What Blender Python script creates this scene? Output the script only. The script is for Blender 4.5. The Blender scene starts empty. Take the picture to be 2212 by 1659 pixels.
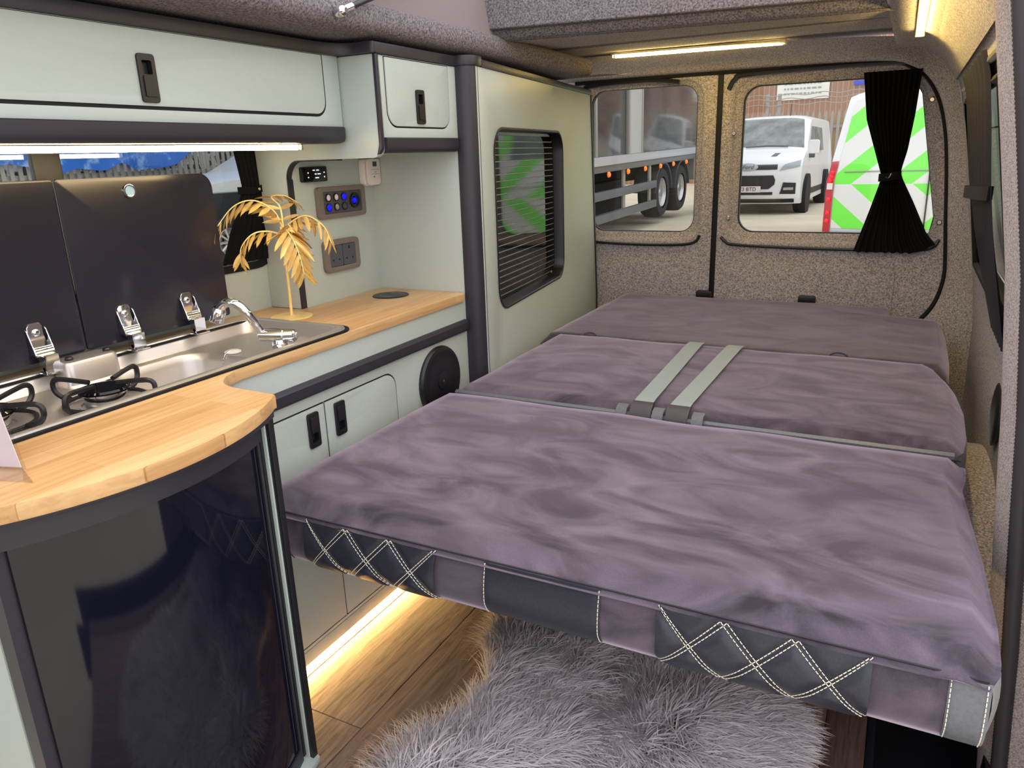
import bpy, bmesh, math, random
import numpy as np
from mathutils import Vector, Matrix, noise
from mathutils.geometry import delaunay_2d_cdt
random.seed(7); np.random.seed(7)
SC = bpy.context.scene
COL = SC.collection
pi = math.pi

# ------------------------------------------------------------------ camera
cam = bpy.data.cameras.new('camera'); co = bpy.data.objects.new('camera', cam); COL.objects.link(co)
yaw, pit, rol = 0.484510605, 0.2972881, -0.0335810339
cy, sy, cp, sp = math.cos(yaw), math.sin(yaw), math.cos(pit), math.sin(pit)
Fv = Vector((-sy*cp, cy*cp, -sp)); Rv = Vector((cy, sy, 0)); Uv = Rv.cross(Fv)
c_, s_ = math.cos(rol), math.sin(rol)
R2 = Rv*c_ + Uv*s_; U2 = Uv*c_ - Rv*s_
mw = Matrix((R2, U2, -Fv)).transposed().to_4x4(); mw.translation = Vector((0, 0, 1.0))
co.matrix_world = mw
cam.sensor_width = 36; cam.lens = 36*1611.86/2212; cam.clip_start = .02; cam.clip_end = 300
SC.camera = co

# ------------------------------------------------------------------ light
SC.view_settings.view_transform = 'Standard'; SC.view_settings.look = 'None'
SC.view_settings.gamma = 1; SC.view_settings.use_curve_mapping = False
SC.view_settings.exposure = 0.92
W = bpy.data.worlds.new('world'); SC.world = W; W.use_nodes = True
nt = W.node_tree; nt.nodes.clear()
o = nt.nodes.new('ShaderNodeOutputWorld'); b = nt.nodes.new('ShaderNodeBackground')
tc = nt.nodes.new('ShaderNodeTexCoord'); sx = nt.nodes.new('ShaderNodeSeparateXYZ')
rp = nt.nodes.new('ShaderNodeValToRGB')
rp.color_ramp.elements[0].position = 0.0; rp.color_ramp.elements[0].color = (.83, .83, .87, 1)
rp.color_ramp.elements[1].position = 0.8; rp.color_ramp.elements[1].color = (1, .985, 1.03, 1)
nt.links.new(tc.outputs['Generated'], sx.inputs[0]); nt.links.new(sx.outputs['Z'], rp.inputs[0])
nt.links.new(rp.outputs[0], b.inputs[0]); b.inputs[1].default_value = 1.15
nt.links.new(b.outputs[0], o.inputs[0])

# ------------------------------------------------------------------ materials
def lin(c):
    return tuple(((x/255)/12.92 if x/255 <= .04045 else ((x/255+.055)/1.055)**2.4) for x in c)
def mat(name, rgb, rough=.5, metal=0., spec=.5, emit=None, es=0., **kw):
    m = bpy.data.materials.new(name); m.use_nodes = True
    p = m.node_tree.nodes['Principled BSDF']
    p.inputs['Base Color'].default_value = (*lin(rgb), 1)
    p.inputs['Roughness'].default_value = rough; p.inputs['Metallic'].default_value = metal
    p.inputs['Specular IOR Level'].default_value = spec
    if emit:
        p.inputs['Emission Color'].default_value = (*lin(emit), 1); p.inputs['Emission Strength'].default_value = es
    for k, v in kw.items(): p.inputs[k].default_value = v
    return m
def nodes(m):
    return m.node_tree, m.node_tree.nodes['Principled BSDF']
def noise_mix(m, rgb2, scale, detail=3., lo=.35, hi=.65, bump=0., dist=.002, stretch=None, rough=.6, coord='Object'):
    t, p = nodes(m); N = t.nodes.new; L = t.links.new
    tcn = N('ShaderNodeTexCoord'); mp = N('ShaderNodeMapping'); nz = N('ShaderNodeTexNoise'); rmp = N('ShaderNodeValToRGB')
    nz.inputs['Scale'].default_value = scale; nz.inputs['Detail'].default_value = detail; nz.inputs['Roughness'].default_value = rough
    if stretch: mp.inputs['Scale'].default_value = stretch
    L(tcn.outputs[coord], mp.inputs[0]); L(mp.outputs[0], nz.inputs[0]); L(nz.outputs[0], rmp.inputs[0])
    rmp.color_ramp.elements[0].position = lo; rmp.color_ramp.elements[1].position = hi
    rmp.color_ramp.elements[0].color = p.inputs['Base Color'].default_value[:]
    rmp.color_ramp.elements[1].color = (*lin(rgb2), 1)
    L(rmp.outputs[0], p.inputs['Base Color'])
    if bump:
        bp = N('ShaderNodeBump'); bp.inputs['Strength'].default_value = bump; bp.inputs['Distance'].default_value = dist
        L(nz.outputs[0], bp.inputs['Height']); L(bp.outputs[0], p.inputs['Normal'])
    return m
MT = {}
MT['sage'] = noise_mix(mat('sage_laminate', (184, 194, 188), .42), (186, 196, 190), 90, bump=.008, dist=.0003)
MT['black'] = mat('anthracite_trim', (46, 44, 53), .42)
MT['blackp'] = mat('black_plastic', (27, 26, 31), .38)
MT['gloss'] = mat('gloss_black', (10, 10, 13), .05, spec=.5)
MT['lid'] = mat('black_glass', (36, 36, 48), .2, spec=.4)
MT['steel'] = mat('brushed_steel', (202, 197, 194), .38, .8)
MT['chrome'] = mat('chrome', (225, 226, 230), .06, 1.)
MT['brass'] = noise_mix(mat('brushed_gold', (255, 228, 156), .36, .2), (248, 212, 132), 60)
MT['felt'] = noise_mix(mat('carpet_lining', (120, 114, 117), .95, spec=.1), (222, 214, 216), 240, 4, .34, .68, bump=.5, dist=.002)
MT['feltd'] = noise_mix(mat('dark_and_shaded_lining', (78, 74, 78), .95, spec=.1), (158, 150, 154), 250, 4, .34, .7, bump=.5, dist=.002)  # dark felt; on the roof board and lip it paints in shade
MT['leather'] = noise_mix(mat('grey_leather', (40, 42, 54), .36), (47, 49, 60), 260, bump=.12, dist=.001)
MT['leatherl'] = noise_mix(mat('pale_grey_leather', (98, 101, 107), .4), (108, 110, 116), 200, bump=.1, dist=.001)
MT['thread'] = mat('cream_thread', (232, 226, 208), .7)
MT['belt'] = mat('grey_webbing', (146, 158, 161), .6)
MT['curtain'] = mat('black_curtain', (20, 20, 23), .85, spec=.15)
MT['curtain2'] = mat('charcoal_curtain', (44, 42, 48), .8, spec=.2)
MT['canvas'] = noise_mix(mat('roof_canvas', (140, 127, 130), .9), (146, 132, 135), 400, bump=.1, dist=.001)
MT['white'] = mat('white_plastic', (235, 228, 224), .4)
MT['greyp'] = mat('grey_bezel', (128, 118, 112), .4, .25)
MT['greyd'] = mat('dark_grey_insert', (78, 78, 88), .45)
MT['blue'] = mat('blue_led', (10, 10, 90), .4, emit=(0, 0, 255), es=2.2)
MT['rubber'] = mat('black_rubber', (22, 22, 25), .6, spec=.3)
MT['seal'] = mat('ribbed_seal', (66, 62, 66), .5, spec=.3)
MT['dark'] = mat('shadow_gap', (14, 14, 16), .8)
MT['led'] = mat('warm_led_ceiling', (255, 230, 150), .5, emit=(255, 220, 128), es=23)
MT['led2'] = mat('warm_led_locker', (255, 240, 200), .5, emit=(255, 224, 172), es=22)
MT['led3'] = mat('warm_led_floor', (255, 220, 120), .5, emit=(255, 214, 134), es=75)
MT['alu'] = mat('aluminium', (190, 182, 170), .35, 1.)
MT['screw'] = mat('screw_metal', (190, 180, 170), .3, 1.)
MT['paper'] = mat('white_card', (236, 224, 228), .6)
MT['text'] = mat('display_text', (220, 226, 235), .5, emit=(220, 226, 235), es=.6)

def m_suede(name='plum_grey_suede', c0=(57, 51, 60), c1=(120, 109, 123)):
    m = mat(name, (74, 67, 77), .9, spec=.15)
    t, p = nodes(m); N = t.nodes.new; L = t.links.new
    tcn = N('ShaderNodeTexCoord'); mp = N('ShaderNodeMapping'); mp.inputs['Scale'].default_value = (.9, 1.6, 1); mp.inputs['Rotation'].default_value = (0, 0, .5)
    nz = N('ShaderNodeTexNoise'); nz.inputs['Scale'].default_value = 5.5; nz.inputs['Detail'].default_value = 6; nz.inputs['Distortion'].default_value = 1.7; nz.inputs['Roughness'].default_value = .52
    r = N('ShaderNodeValToRGB'); e = r.color_ramp.elements
    e[0].position = .36; e[0].color = (*lin(c0), 1); e[1].position = .68; e[1].color = (*lin(c1), 1)
    f = N('ShaderNodeTexNoise'); f.inputs['Scale'].default_value = 700; f.inputs['Detail'].default_value = 2
    mx = N('ShaderNodeMix'); mx.data_type = 'RGBA'; mx.blend_type = 'MULTIPLY'; mx.inputs[0].default_value = .45
    L(tcn.outputs['Object'], mp.inputs[0]); L(mp.outputs[0], nz.inputs[0]); L(nz.outputs[0], r.inputs[0])
    L(tcn.outputs['Object'], f.inputs[0]); L(r.outputs[0], mx.inputs[6]); L(f.outputs[0], mx.inputs[7]); L(mx.outputs[2], p.inputs['Base Color'])
    p.inputs['Sheen Weight'].default_value = 1.; p.inputs['Sheen Roughness'].default_value = .45
    p.inputs['Sheen Tint'].default_value = (*lin((205, 190, 212)), 1)
    bp = N('ShaderNodeBump'); bp.inputs['Strength'].default_value = .15; bp.inputs['Distance'].default_value = .001
    L(f.outputs[0], bp.inputs['Height']); L(bp.outputs[0], p.inputs['Normal'])
    return m
MT['suede'] = m_suede(); MT['suede_grey'] = m_suede('charcoal_suede', (56, 53, 59), (110, 105, 112))

def m_oak():
    m = mat('oak_block', (215, 165, 105), .38)
    t, p = nodes(m); N = t.nodes.new; L = t.links.new
    tcn = N('ShaderNodeTexCoord'); mp = N('ShaderNodeMapping'); mp.inputs['Rotation'].default_value = (0, 0, pi/2)
    br = N('ShaderNodeTexBrick'); br.offset = .37; br.inputs['Scale'].default_value = 1
    br.inputs['Brick Width'].default_value = .36; br.inputs['Row Height'].default_value = .042
    br.inputs['Mortar Size'].default_value = .0004; br.inputs['Mortar Smooth'].default_value = 1
    br.inputs['Color1'].default_value = (*lin((226, 186, 134)), 1); br.inputs['Color2'].default_value = (*lin((206, 160, 106)), 1)
    br.inputs['Mortar'].default_value = (*lin((176, 124, 72)), 1)
    m2 = N('ShaderNodeMapping'); m2.inputs['Scale'].default_value = (60, 3, 60)
    nz = N('ShaderNodeTexNoise'); nz.inputs['Scale'].default_value = 2.2; nz.inputs['Detail'].default_value = 6; nz.inputs['Distortion'].default_value = .6
    r = N('ShaderNodeValToRGB'); r.color_ramp.elements[0].position = .3; r.color_ramp.elements[0].color = (.66, .56, .46, 1)
    r.color_ramp.elements[1].position = .6; r.color_ramp.elements[1].color = (1, 1, 1, 1)
    mx = N('ShaderNodeMix'); mx.data_type = 'RGBA'; mx.blend_type = 'MULTIPLY'; mx.inputs[0].default_value = .55
    L(tcn.outputs['Object'], mp.inputs[0]); L(mp.outputs[0], br.inputs[0]); L(tcn.outputs['Object'], m2.inputs[0]); L(m2.outputs[0], nz.inputs[0])
    L(nz.outputs[0], r.inputs[0]); L(br.outputs[0], mx.inputs[6]); L(r.outputs[0], mx.inputs[7]); L(mx.outputs[2], p.inputs['Base Color'])
    return m
MT['oak'] = m_oak()

def m_plank():
    m = mat('walnut_plank', (120, 92, 78), .5)
    t, p = nodes(m); N = t.nodes.new; L = t.links.new
    tcn = N('ShaderNodeTexCoord'); oi = N('ShaderNodeObjectInfo')
    m2 = N('ShaderNodeMapping'); m2.inputs['Scale'].default_value = (26, 2.2, 1)
    cmb = N('ShaderNodeCombineXYZ'); mul = N('ShaderNodeMath'); mul.operation = 'MULTIPLY'; mul.inputs[1].default_value = 40
    L(oi.outputs['Random'], mul.inputs[0]); L(mul.outputs[0], cmb.inputs[2]); L(mul.outputs[0], cmb.inputs[1]); L(cmb.outputs[0], m2.inputs['Location'])
    nz = N('ShaderNodeTexNoise'); nz.inputs['Scale'].default_value = 2.4; nz.inputs['Detail'].default_value = 8; nz.inputs['Distortion'].default_value = 1.4; nz.inputs['Roughness'].default_value = .65
    r = N('ShaderNodeValToRGB'); e = r.color_ramp.elements
    e[0].position = .3; e[0].color = (*lin((86, 68, 62)), 1); e[1].position = .68; e[1].color = (*lin((166, 138, 124)), 1)
    hs = N('ShaderNodeHueSaturation'); mr = N('ShaderNodeMapRange'); mr.inputs[3].default_value = .8; mr.inputs[4].default_value = 1.15
    L(oi.outputs['Random'], mr.inputs[0]); L(mr.outputs[0], hs.inputs['Value'])
    L(tcn.outputs['Object'], m2.inputs[0]); L(m2.outputs[0], nz.inputs[0]); L(nz.outputs[0], r.inputs[0]); L(r.outputs[0], hs.inputs['Color']); L(hs.outputs[0], p.inputs['Base Color'])
    bp = N('ShaderNodeBump'); bp.inputs['Strength'].default_value = .25; bp.inputs['Distance'].default_value = .001
    L(nz.outputs[0], bp.inputs['Height']); L(bp.outputs[0], p.inputs['Normal'])
    return m
MT['plank'] = m_plank()

def m_glass(name, tint, rough=0.):
    m = bpy.data.materials.new(name); m.use_nodes = True
    t = m.node_tree; t.nodes.clear(); N = t.nodes.new; L = t.links.new
    out = N('ShaderNodeOutputMaterial'); tr = N('ShaderNodeBsdfTransparent'); tr.inputs[0].default_value = (*tint, 1)
    gl = N('ShaderNodeBsdfGlossy'); gl.inputs['Roughness'].default_value = .02
    lw = N('ShaderNodeLayerWeight'); lw.inputs[0].default_value = .5
    pw5 = N('ShaderNodeMath'); pw5.operation = 'POWER'; pw5.inputs[1].default_value = 5; L(lw.outputs['Facing'], pw5.inputs[0])
    fr = N('ShaderNodeMapRange'); fr.inputs[3].default_value = .03; fr.inputs[4].default_value = .7; L(pw5.outputs[0], fr.inputs[0])
    mx = N('ShaderNodeMixShader'); L(fr.outputs[0], mx.inputs[0]); L(tr.outputs[0], mx.inputs[1]); L(gl.outputs[0], mx.inputs[2]); L(mx.outputs[0], out.inputs[0])
    return m
MT['glass'] = m_glass('window_glass', (.80, .81, .80))
MT['acrylic'] = m_glass('clear_acrylic', (.93, .93, .94))

# ------------------------------------------------------------------ mesh helpers
ORG = {}
def B(): return bmesh.new()
def box(bm, x0, x1, y0, y1, z0, z1):
    v = [bm.verts.new(p) for p in ((x0,y0,z0),(x1,y0,z0),(x1,y1,z0),(x0,y1,z0),(x0,y0,z1),(x1,y0,z1),(x1,y1,z1),(x0,y1,z1))]
    for f in ((0,3,2,1),(4,5,6,7),(0,1,5,4),(1,2,6,5),(2,3,7,6),(3,0,4,7)): bm.faces.new([v[i] for i in f])
def rrect(a0, a1, b0, b1, r=.01, n=6, rs=None):
    """rounded rectangle, CCW, radii order: (a0,b0),(a1,b0),(a1,b1),(a0,b1)"""
    rs = rs or (r,)*4; pts = []
    for (ca, cb, sa, sb, st, rr) in ((a0,b0,1,1,pi,rs[0]),(a1,b0,-1,1,1.5*pi,rs[1]),(a1,b1,-1,-1,0,rs[2]),(a0,b1,1,-1,.5*pi,rs[3])):
        if rr <= 1e-6: pts.append((ca, cb)); continue
        for k in range(n+1):
            t = st + (pi/2)*k/n
            pts.append((ca+sa*rr+rr*math.cos(t), cb+sb*rr+rr*math.sin(t)))
    return pts
def circ(a, b, r, n=24): return [(a+r*math.cos(2*pi*k/n), b+r*math.sin(2*pi*k/n)) for k in range(n)]
def plate(bm, outer, holes, f, d0, d1):
    """flat plate from 2D outline with holes; f(a,b,d)->xyz ; between depths d0 and d1"""
    loops = [outer] + list(holes)
    if not holes:
        lo = [bm.verts.new(f(a, b_, d0)) for a, b_ in outer]; hi = [bm.verts.new(f(a, b_, d1)) for a, b_ in outer]
        bm.faces.new(hi); bm.faces.new(lo[::-1]); n = len(lo)
        for i in range(n): bm.faces.new((lo[i], lo[(i+1) % n], hi[(i+1) % n], hi[i]))
        return
    pts = []; edges = []; offs = []
    for lp in loops:
        o0 = len(pts); offs.append((o0, len(lp))); pts += [Vector(p) for p in lp]
        edges += [(o0+i, o0+(i+1) % len(lp)) for i in range(len(lp))]
    faces_in = [list(range(o0, o0+n)) for o0, n in offs]
    V, E_, Fc, ov, oe, of = delaunay_2d_cdt(pts, edges, faces_in, 1, 1e-7)
    def inside(p, lp):
        c = False; n = len(lp)
        for i in range(n):
            x1, y1 = lp[i]; x2, y2 = lp[i-1]
            if (y1 > p[1]) != (y2 > p[1]) and p[0] < (x2-x1)*(p[1]-y1)/(y2-y1)+x1: c = not c
        return c
    tris = []
    for fc in Fc:
        cx = sum(V[i][0] for i in fc)/len(fc); cyy = sum(V[i][1] for i in fc)/len(fc)
        if inside((cx, cyy), outer) and not any(inside((cx, cyy), h) for h in holes): tris.append(fc)
    lo = [bm.verts.new(f(p[0], p[1], d0)) for p in V]; hi = [bm.verts.new(f(p[0], p[1], d1)) for p in V]
    cnt = {}
    for fc in tris:
        bm.faces.new([hi[i] for i in fc]); bm.faces.new([lo[i] for i in reversed(fc)])
        for i in range(len(fc)):
            a, b_ = fc[i], fc[(i+1) % len(fc)]; cnt[(a, b_)] = 1
    for (a, b_) in cnt:
        if (b_, a) not in cnt: bm.faces.new((lo[a], lo[b_], hi[b_], hi[a]))
def PX(a, b_, d): return (d, a, b_)          # plate in the yz plane
def PY(a, b_, d): return (a, d, b_)          # plate in the xz plane
def PZ(a, b_, d): return (a, b_, d)
def loft(bm, rings, closed=True, cap0=False, cap1=False):
    vs = [[bm.verts.new(p) for p in r] for r in rings]; n = len(vs[0])
    for i in range(len(vs)-1):
        for j in range(n if closed else n-1):
            k = (j+1) % n
            bm.faces.new((vs[i][j], vs[i][k], vs[i+1][k], vs[i+1][j]))
    if cap0: bm.faces.new(vs[0][::-1])
    if cap1: bm.faces.new(vs[-1])
    return vs
def tube(bm, pts, r, n=8, cap=True, flat=None):
    pts = [Vector(p) for p in pts]; rings = []
    up = Vector((0, 0, 1)); prev = None
    for i, p in enumerate(pts):
        t = (pts[min(i+1, len(pts)-1)]-pts[max(i-1, 0)]).normalized()
        if prev is None:
            a = up if abs(t.z) < .9 else Vector((1, 0, 0)); nrm = (a - t*a.dot(t)).normalized()
        else: nrm = (prev - t*prev.dot(t)).normalized()
        prev = nrm; bn = t.cross(nrm)
        rr = r[i] if isinstance(r, (list, tuple)) else r
        rings.append([p + nrm*rr*math.cos(2*pi*k/n) + bn*rr*math.sin(2*pi*k/n)*(flat or 1) for k in range(n)])
    loft(bm, rings, True, cap, cap)
def lathe(bm, prof, c, axis='z', n=24, cap=True):
    rings = []
    for r, h in prof:
        rg = []
        for k in range(n):
            a = 2*pi*k/n; u, v = r*math.cos(a), r*math.sin(a)
            rg.append({'z': (c[0]+u, c[1]+v, c[2]+h), 'x': (c[0]+h, c[1]+u, c[2]+v), 'y': (c[0]+v, c[1]+h, c[2]+u)}[axis])
        rings.append(rg)
    loft(bm, rings, True, cap, cap)
def arc(p0, p1, p2, n=8):
    return [tuple(Vector(p0)*(1-t)**2 + Vector(p1)*2*t*(1-t) + Vector(p2)*t*t) for t in [k/n for k in range(n+1)]]
def cat(pts, n=6):
    """Catmull-Rom through points"""
    P = [Vector(p) for p in pts]; P = [P[0]*2-P[1]] + P + [P[-1]*2-P[-2]]; out = []
    for i in range(1, len(P)-2):
        for k in range(n):
            t = k/n; a, b_, c, d = P[i-1:i+3]
            out.append(.5*((2*b_)+(c-a)*t+(2*a-5*b_+4*c-d)*t*t+(3*b_-a-3*c+d)*t**3))
    out.append(P[-2]); return out
def obj(name, bm, m, parent=None, bevel=0, seg=2, ang=35, at=None):
    bmesh.ops.remove_doubles(bm, verts=bm.verts, dist=1e-6)
    bmesh.ops.recalc_face_normals(bm, faces=bm.faces)
    if bevel:
        es = [e for e in bm.edges if len(e.link_faces) == 2 and e.calc_face_angle(0) > math.radians(32)]
        bmesh.ops.bevel(bm, geom=es, offset=bevel, segments=seg, affect='EDGES', clamp_overlap=True, profile=.6)
    for f in bm.faces: f.smooth = True
    for e in bm.edges:
        if len(e.link_faces) > 2 or (len(e.link_faces) == 2 and e.calc_face_angle(0) > math.radians(ang)): e.smooth = False
    if parent is not None: org = ORG[parent.name]
    elif at is not None: org = Vector(at)
    else:
        xs = [v.co for v in bm.verts]
        org = Vector(((min(p.x for p in xs)+max(p.x for p in xs))/2, (min(p.y for p in xs)+max(p.y for p in xs))/2, min(p.z for p in xs)))
    bmesh.ops.translate(bm, verts=bm.verts, vec=-org)
    me = bpy.data.meshes.new(name); bm.to_mesh(me); bm.free()
    ob = bpy.data.objects.new(name, me); COL.objects.link(ob)
    for mm in (m if isinstance(m, (list, tuple)) else [m]): me.materials.append(MT[mm] if isinstance(mm, str) else mm)
    if parent is not None: ob.parent = parent
    else: ob.location = org
    ORG[ob.name] = org
    return ob
def thing(name, label, category, loc=(0, 0, 0), group=None):
    e = bpy.data.objects.new(name, None); COL.objects.link(e); e.location = loc; e.empty_display_size = .05
    e['label'] = label; e['category'] = category
    if group: e['group'] = group
    ORG[e.name] = Vector(loc); return e
def tag(ob, label, category, group=None):
    ob['label'] = label; ob['category'] = category
    if group: ob['group'] = group
    return ob
def struct(name, bm, m, parent=None, **k):
    ob = obj(name, bm, m, parent, **k)
    if parent is None: ob['kind'] = 'structure'
    return ob
def lerp(a, b_, t): return a+(b_-a)*t
def pw(x, pts):
    """piecewise linear interpolation"""
    if x <= pts[0][0]: return pts[0][1]
    for (a, va), (b_, vb) in zip(pts, pts[1:]):
        if x <= b_: return va+(vb-va)*(x-a)/(b_-a)
    return pts[-1][1]

# ================================================================== SETTING
# ---- floor: board, planks
bm = B(); box(bm, -1.33, .035, .28, 2.93, -.03, -.004); floor = struct('floor', bm, 'dark')
cols = [-1.361, -1.171, -.981, -.791, -.601, -.411, -.221, -.031]
pm = {}
offs = {2: .862, 3: 1.34, 4: .63, 5: 1.1, 6: .80, 0: .9, 1: 1.2}
for ci in range(7):
    x0, x1 = cols[ci]+.0008, cols[ci+1]-.0008
    if ci == 0: x0 = -1.33
    ys = [.28]; yy = offs[ci]
    while yy < 2.93:
        if yy-ys[-1] > .1: ys.append(yy)
        yy += .95
    ys.append(2.93)
    for a, b_ in zip(ys, ys[1:]):
        bm = B(); box(bm, x0, x1, a+.0008, b_-.0008, -.004, 0); obj('plank', bm, 'plank', floor, bevel=.0008, seg=1)
bm = B(); box(bm, -.031, .035, .28, 2.93, -.012, .002); trim1 = struct('trim_1', bm, noise_mix(mat('step_edge_wood', (74, 56, 52), .5), (98, 76, 70), 30, stretch=(8, .5, 8)), bevel=.002)
# black step well beside the floor
bm = B(); box(bm, .036, .232, .2, 2.7, -.16, -.15); box(bm, .036, .05, .2, 2.7, -.15, -.013); box(bm, .218, .234, .2, 2.7, -.16, -.012)
struct('trim_2', bm, mat('step_well_black', (16, 18, 26), .5), bevel=.002)

# ---- left wall with kitchen window opening
bm = B()
plate(bm, [(.1, -.02), (2.93, -.02), (2.93, 1.24), (.1, 1.24)], [rrect(.3, 1.357, .775, 1.12, .075, 8)], PX, -1.36, -1.345)
wall_left = struct('wall_left', bm, 'sage', bevel=.001)
bm = B(); plate(bm, rrect(.29, 1.367, .765, 1.13, .08, 8), [rrect(.308, 1.349, .783, 1.112, .07, 8)], PX, -1.366, -1.341)
obj('window_frame', bm, 'rubber', wall_left, bevel=.002)
bm = B(); box(bm, -1.362, -1.347, .815, .866, .78, 1.115); obj('window_mullion', bm, 'blackp', wall_left, bevel=.003)
bm = B(); box(bm, -1.362, -1.359, .3, 1.357, .775, 1.12); obj('window_pane', bm, 'glass', wall_left)

# ---- right wall profile
WP = [(0, .23), (.2, .232), (.44, .228), (.62, .205), (.8, .17), (.92, .15), (1.02, .135), (1.11, .120), (1.17, .102), (1.22, .068), (1.26, .02)]
def wx(z): return pw(z, WP)
bm = B()
ysl = [1.3, 1.55, 1.8, 2.0, 2.25, 2.5, 2.62, 2.97]; zsl = [-.16, .2, .44, .55, .66, .72, .8, .92, 1.02, 1.10, 1.14, 1.17, 1.22, 1.26]
V = {(i, j): bm.verts.new((wx(z), y, z)) for i, y in enumerate(ysl) for j, z in enumerate(zsl)}
for i in range(len(ysl)-1):
    for j in range(len(zsl)-1):
        if 1.55 <= ysl[i] < 2.5 and .66 <= zsl[j] < 1.10: continue
        bm.faces.new((V[i, j], V[i+1, j], V[i+1, j+1], V[i, j+1]))
g = bmesh.ops.solidify(bm, geom=bm.faces[:], thickness=.012)
wall_right = struct('wall_right', bm, 'felt', ang=60)
bm = B(); tube(bm, [(wx(z)-.004, y, z) for y, z in ((1.55, .66), (2.5, .66), (2.5, 1.1), (1.55, 1.1), (1.55, .66))], .010, 6); obj('window_seal', bm, 'rubber', wall_right)
bm = B(); loft(bm, [[(wx(z)+.012, y, z) for y in (1.53, 2.52)] for z in (.64, .8, .92, 1.02, 1.12)], False); obj('window_pane', bm, 'glass', wall_right)
bm = B(); tube(bm, [(wx(1.135)-.008, 1.5, 1.135), (wx(1.135)-.008, 2.55, 1.135)], .007, 6); obj('curtain_rail', bm, 'alu', wall_right)
# round black vent on the wheel-arch panel
bm = B(); lathe(bm, [(.07, 0), (.07, -.006), (.055, -.009), (.02, -.009)], (.226, 1.86, .42), 'x'); v_ = obj('speaker_grille', bm, 'blackp'); tag(v_, 'round black disc on the felt wall behind the right edge of the bed', 'speaker')
# wheel arch hump
bm = B(); loft(bm, [[(x, y, .30*max(0, 1-((y-1.85)/.52)**2)**.5*(1 if k else .97)) for y in np.linspace(1.34, 2.36, 15)] for k, x in enumerate((.165, .19, .23))], False)
loft(bm, [[(.165, y, .30*f_*max(0, 1-((y-1.85)/.52)**2)**.5*.97) for y in np.linspace(1.34, 2.36, 15)] for f_ in (0, 1)], False)
struct('trim_3', bm, 'felt')

# ---- near jamb of the sliding door with ribbed seal
SP = [(-.16, .238), (-.02, .226), (.223, .21), (.424, .192), (.61, .176), (.813, .153), (.999, .122), (1.172, .092), (1.4, .05)]
def sxz(z): return pw(z, SP)
zz = [-.16, -.02, .1, .223, .32, .424, .52, .61, .71, .813, .9, .999, 1.08, 1.172, 1.27, 1.4]
bm = B(); loft(bm, [[(wx(min(z, 1.17))-max(0, z-1.17)*.3+.004, 1.5, z), (sxz(z)-.004, 1.36, z), (sxz(z)-.014, 1.315, z), (sxz(z)-.013, 1.30, z), (sxz(z)+.0, 1.262, z), (sxz(z)+.01, 1.25, z), (sxz(z)+.06, 1.25, z), (sxz(z)+.06, 1.5, z)] for z in zz], True, True, True)
struct('trim_4', bm, noise_mix(mat('pillar_lining', (140, 130, 128), .95, spec=.1), (216, 204, 200), 420, 4, .34, .68, bump=.4, dist=.0015), ang=70)
bm = B(); pts = []; rr = []
z = -.16
while z < 1.4:
    pts += [(sxz(z)+.010, 1.243, z), (sxz(z+.003)+.010, 1.243, z+.003)]; rr += [.0125, .0112]; z += .006
tube(bm, pts, rr, 10)
sl = struct('trim_5', bm, 'seal', ang=60)

# ---- sliding door slid open along the outside
bm = B()
sd = [(-.15, .30), (.2, .295), (.45, .285), (.6, .265), (.62, .26)]
loft(bm, [[(x+.0, y, z) for y in (1.02, 1.06, 1.4, 1.8, 2.9)] for z, x in [(z, x) for z, x in sd]], False)
bmesh.ops.solidify(bm, geom=bm.faces[:], thickness=-.05)
door3 = struct('door_3', bm, 'felt', ang=60)
bm = B(); loft(bm, [[(x, y, z) for y in (1.04, 2.9)] for z, x in ((.622, .262), (.82, .235), (1.0, .205), (1.17, .165))], False)
bmesh.ops.solidify(bm, geom=bm.faces[:], thickness=-.03); obj('upper_panel', bm, mat('pale_paint', (206, 212, 206), .3), door3)
bm = B(); box(bm, .196, .2035, 1.1, 2.88, 1.03, 1.034); obj('panel_seam', bm, 'dark', door3)

# ---- unseen panel added behind the camera to shade the front, in place of seats
bm = B(); plate(bm, rrect(-1.34, -.25, 0, .86, rs=(.01, .01, .08, .08), n=6), [], PY, -.30, -.24); struct('front_shade_panel', bm, 'feltd', bevel=.01)

# ---- rear doors (barn doors), glass, trims
YD = 2.90
hole1 = rrect(-1.185, -.69, .655, 1.250, .075, 8)
arcR = [(-.13, 1.252), (-.03, 1.228), (.02, 1.188), (.06, 1.12), (.088, 1.02), (.105, .9), (.12, .75), (.131, .65), (.137, .56), (.118, .47), (.075, .40), (.0, .30)]
outer2 = [(-.632, .25), (-.02, .25)] + arcR[::-1] + [(-.632, 1.256)]
hole2 = rrect(-.605, .118, .655, 1.246, .08, 8)
hole2 = [(min(a, -.0+pw(b_, [(.655, .105), (.75, .112), (.9, .098), (1.02, .078), (1.1, .06), (1.15, .040), (1.19, .012), (1.246, -.05)])), b_) for a, b_ in hole2]
glass1 = rrect(-1.143, -.728, .695, 1.226, .055, 8)
glass2 = rrect(-.558, .118, .699, 1.206, .055, 8)
glass2 = [(min(a, pw(b_, [(.699, .074), (.76, .083), (.85, .080), (.95, .064), (1.05, .042), (1.13, .018), (1.206, -.03)])), b_) for a, b_ in glass2]
def shrink(lp, k):
    n = len(lp); cx = sum(p[0] for p in lp)/n; cz = sum(p[1] for p in lp)/n; out = []
    for i in range(n):
        a = Vector(lp[i-1]); c = Vector(lp[(i+1) % n]); t = (c-a)
        if t.length < 1e-9: t = Vector((1, 0))
        t.normalize(); nrm = Vector((-t.y, t.x)); out.append((lp[i][0]+nrm.x*k, lp[i][1]+nrm.y*k))
    return out
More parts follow.
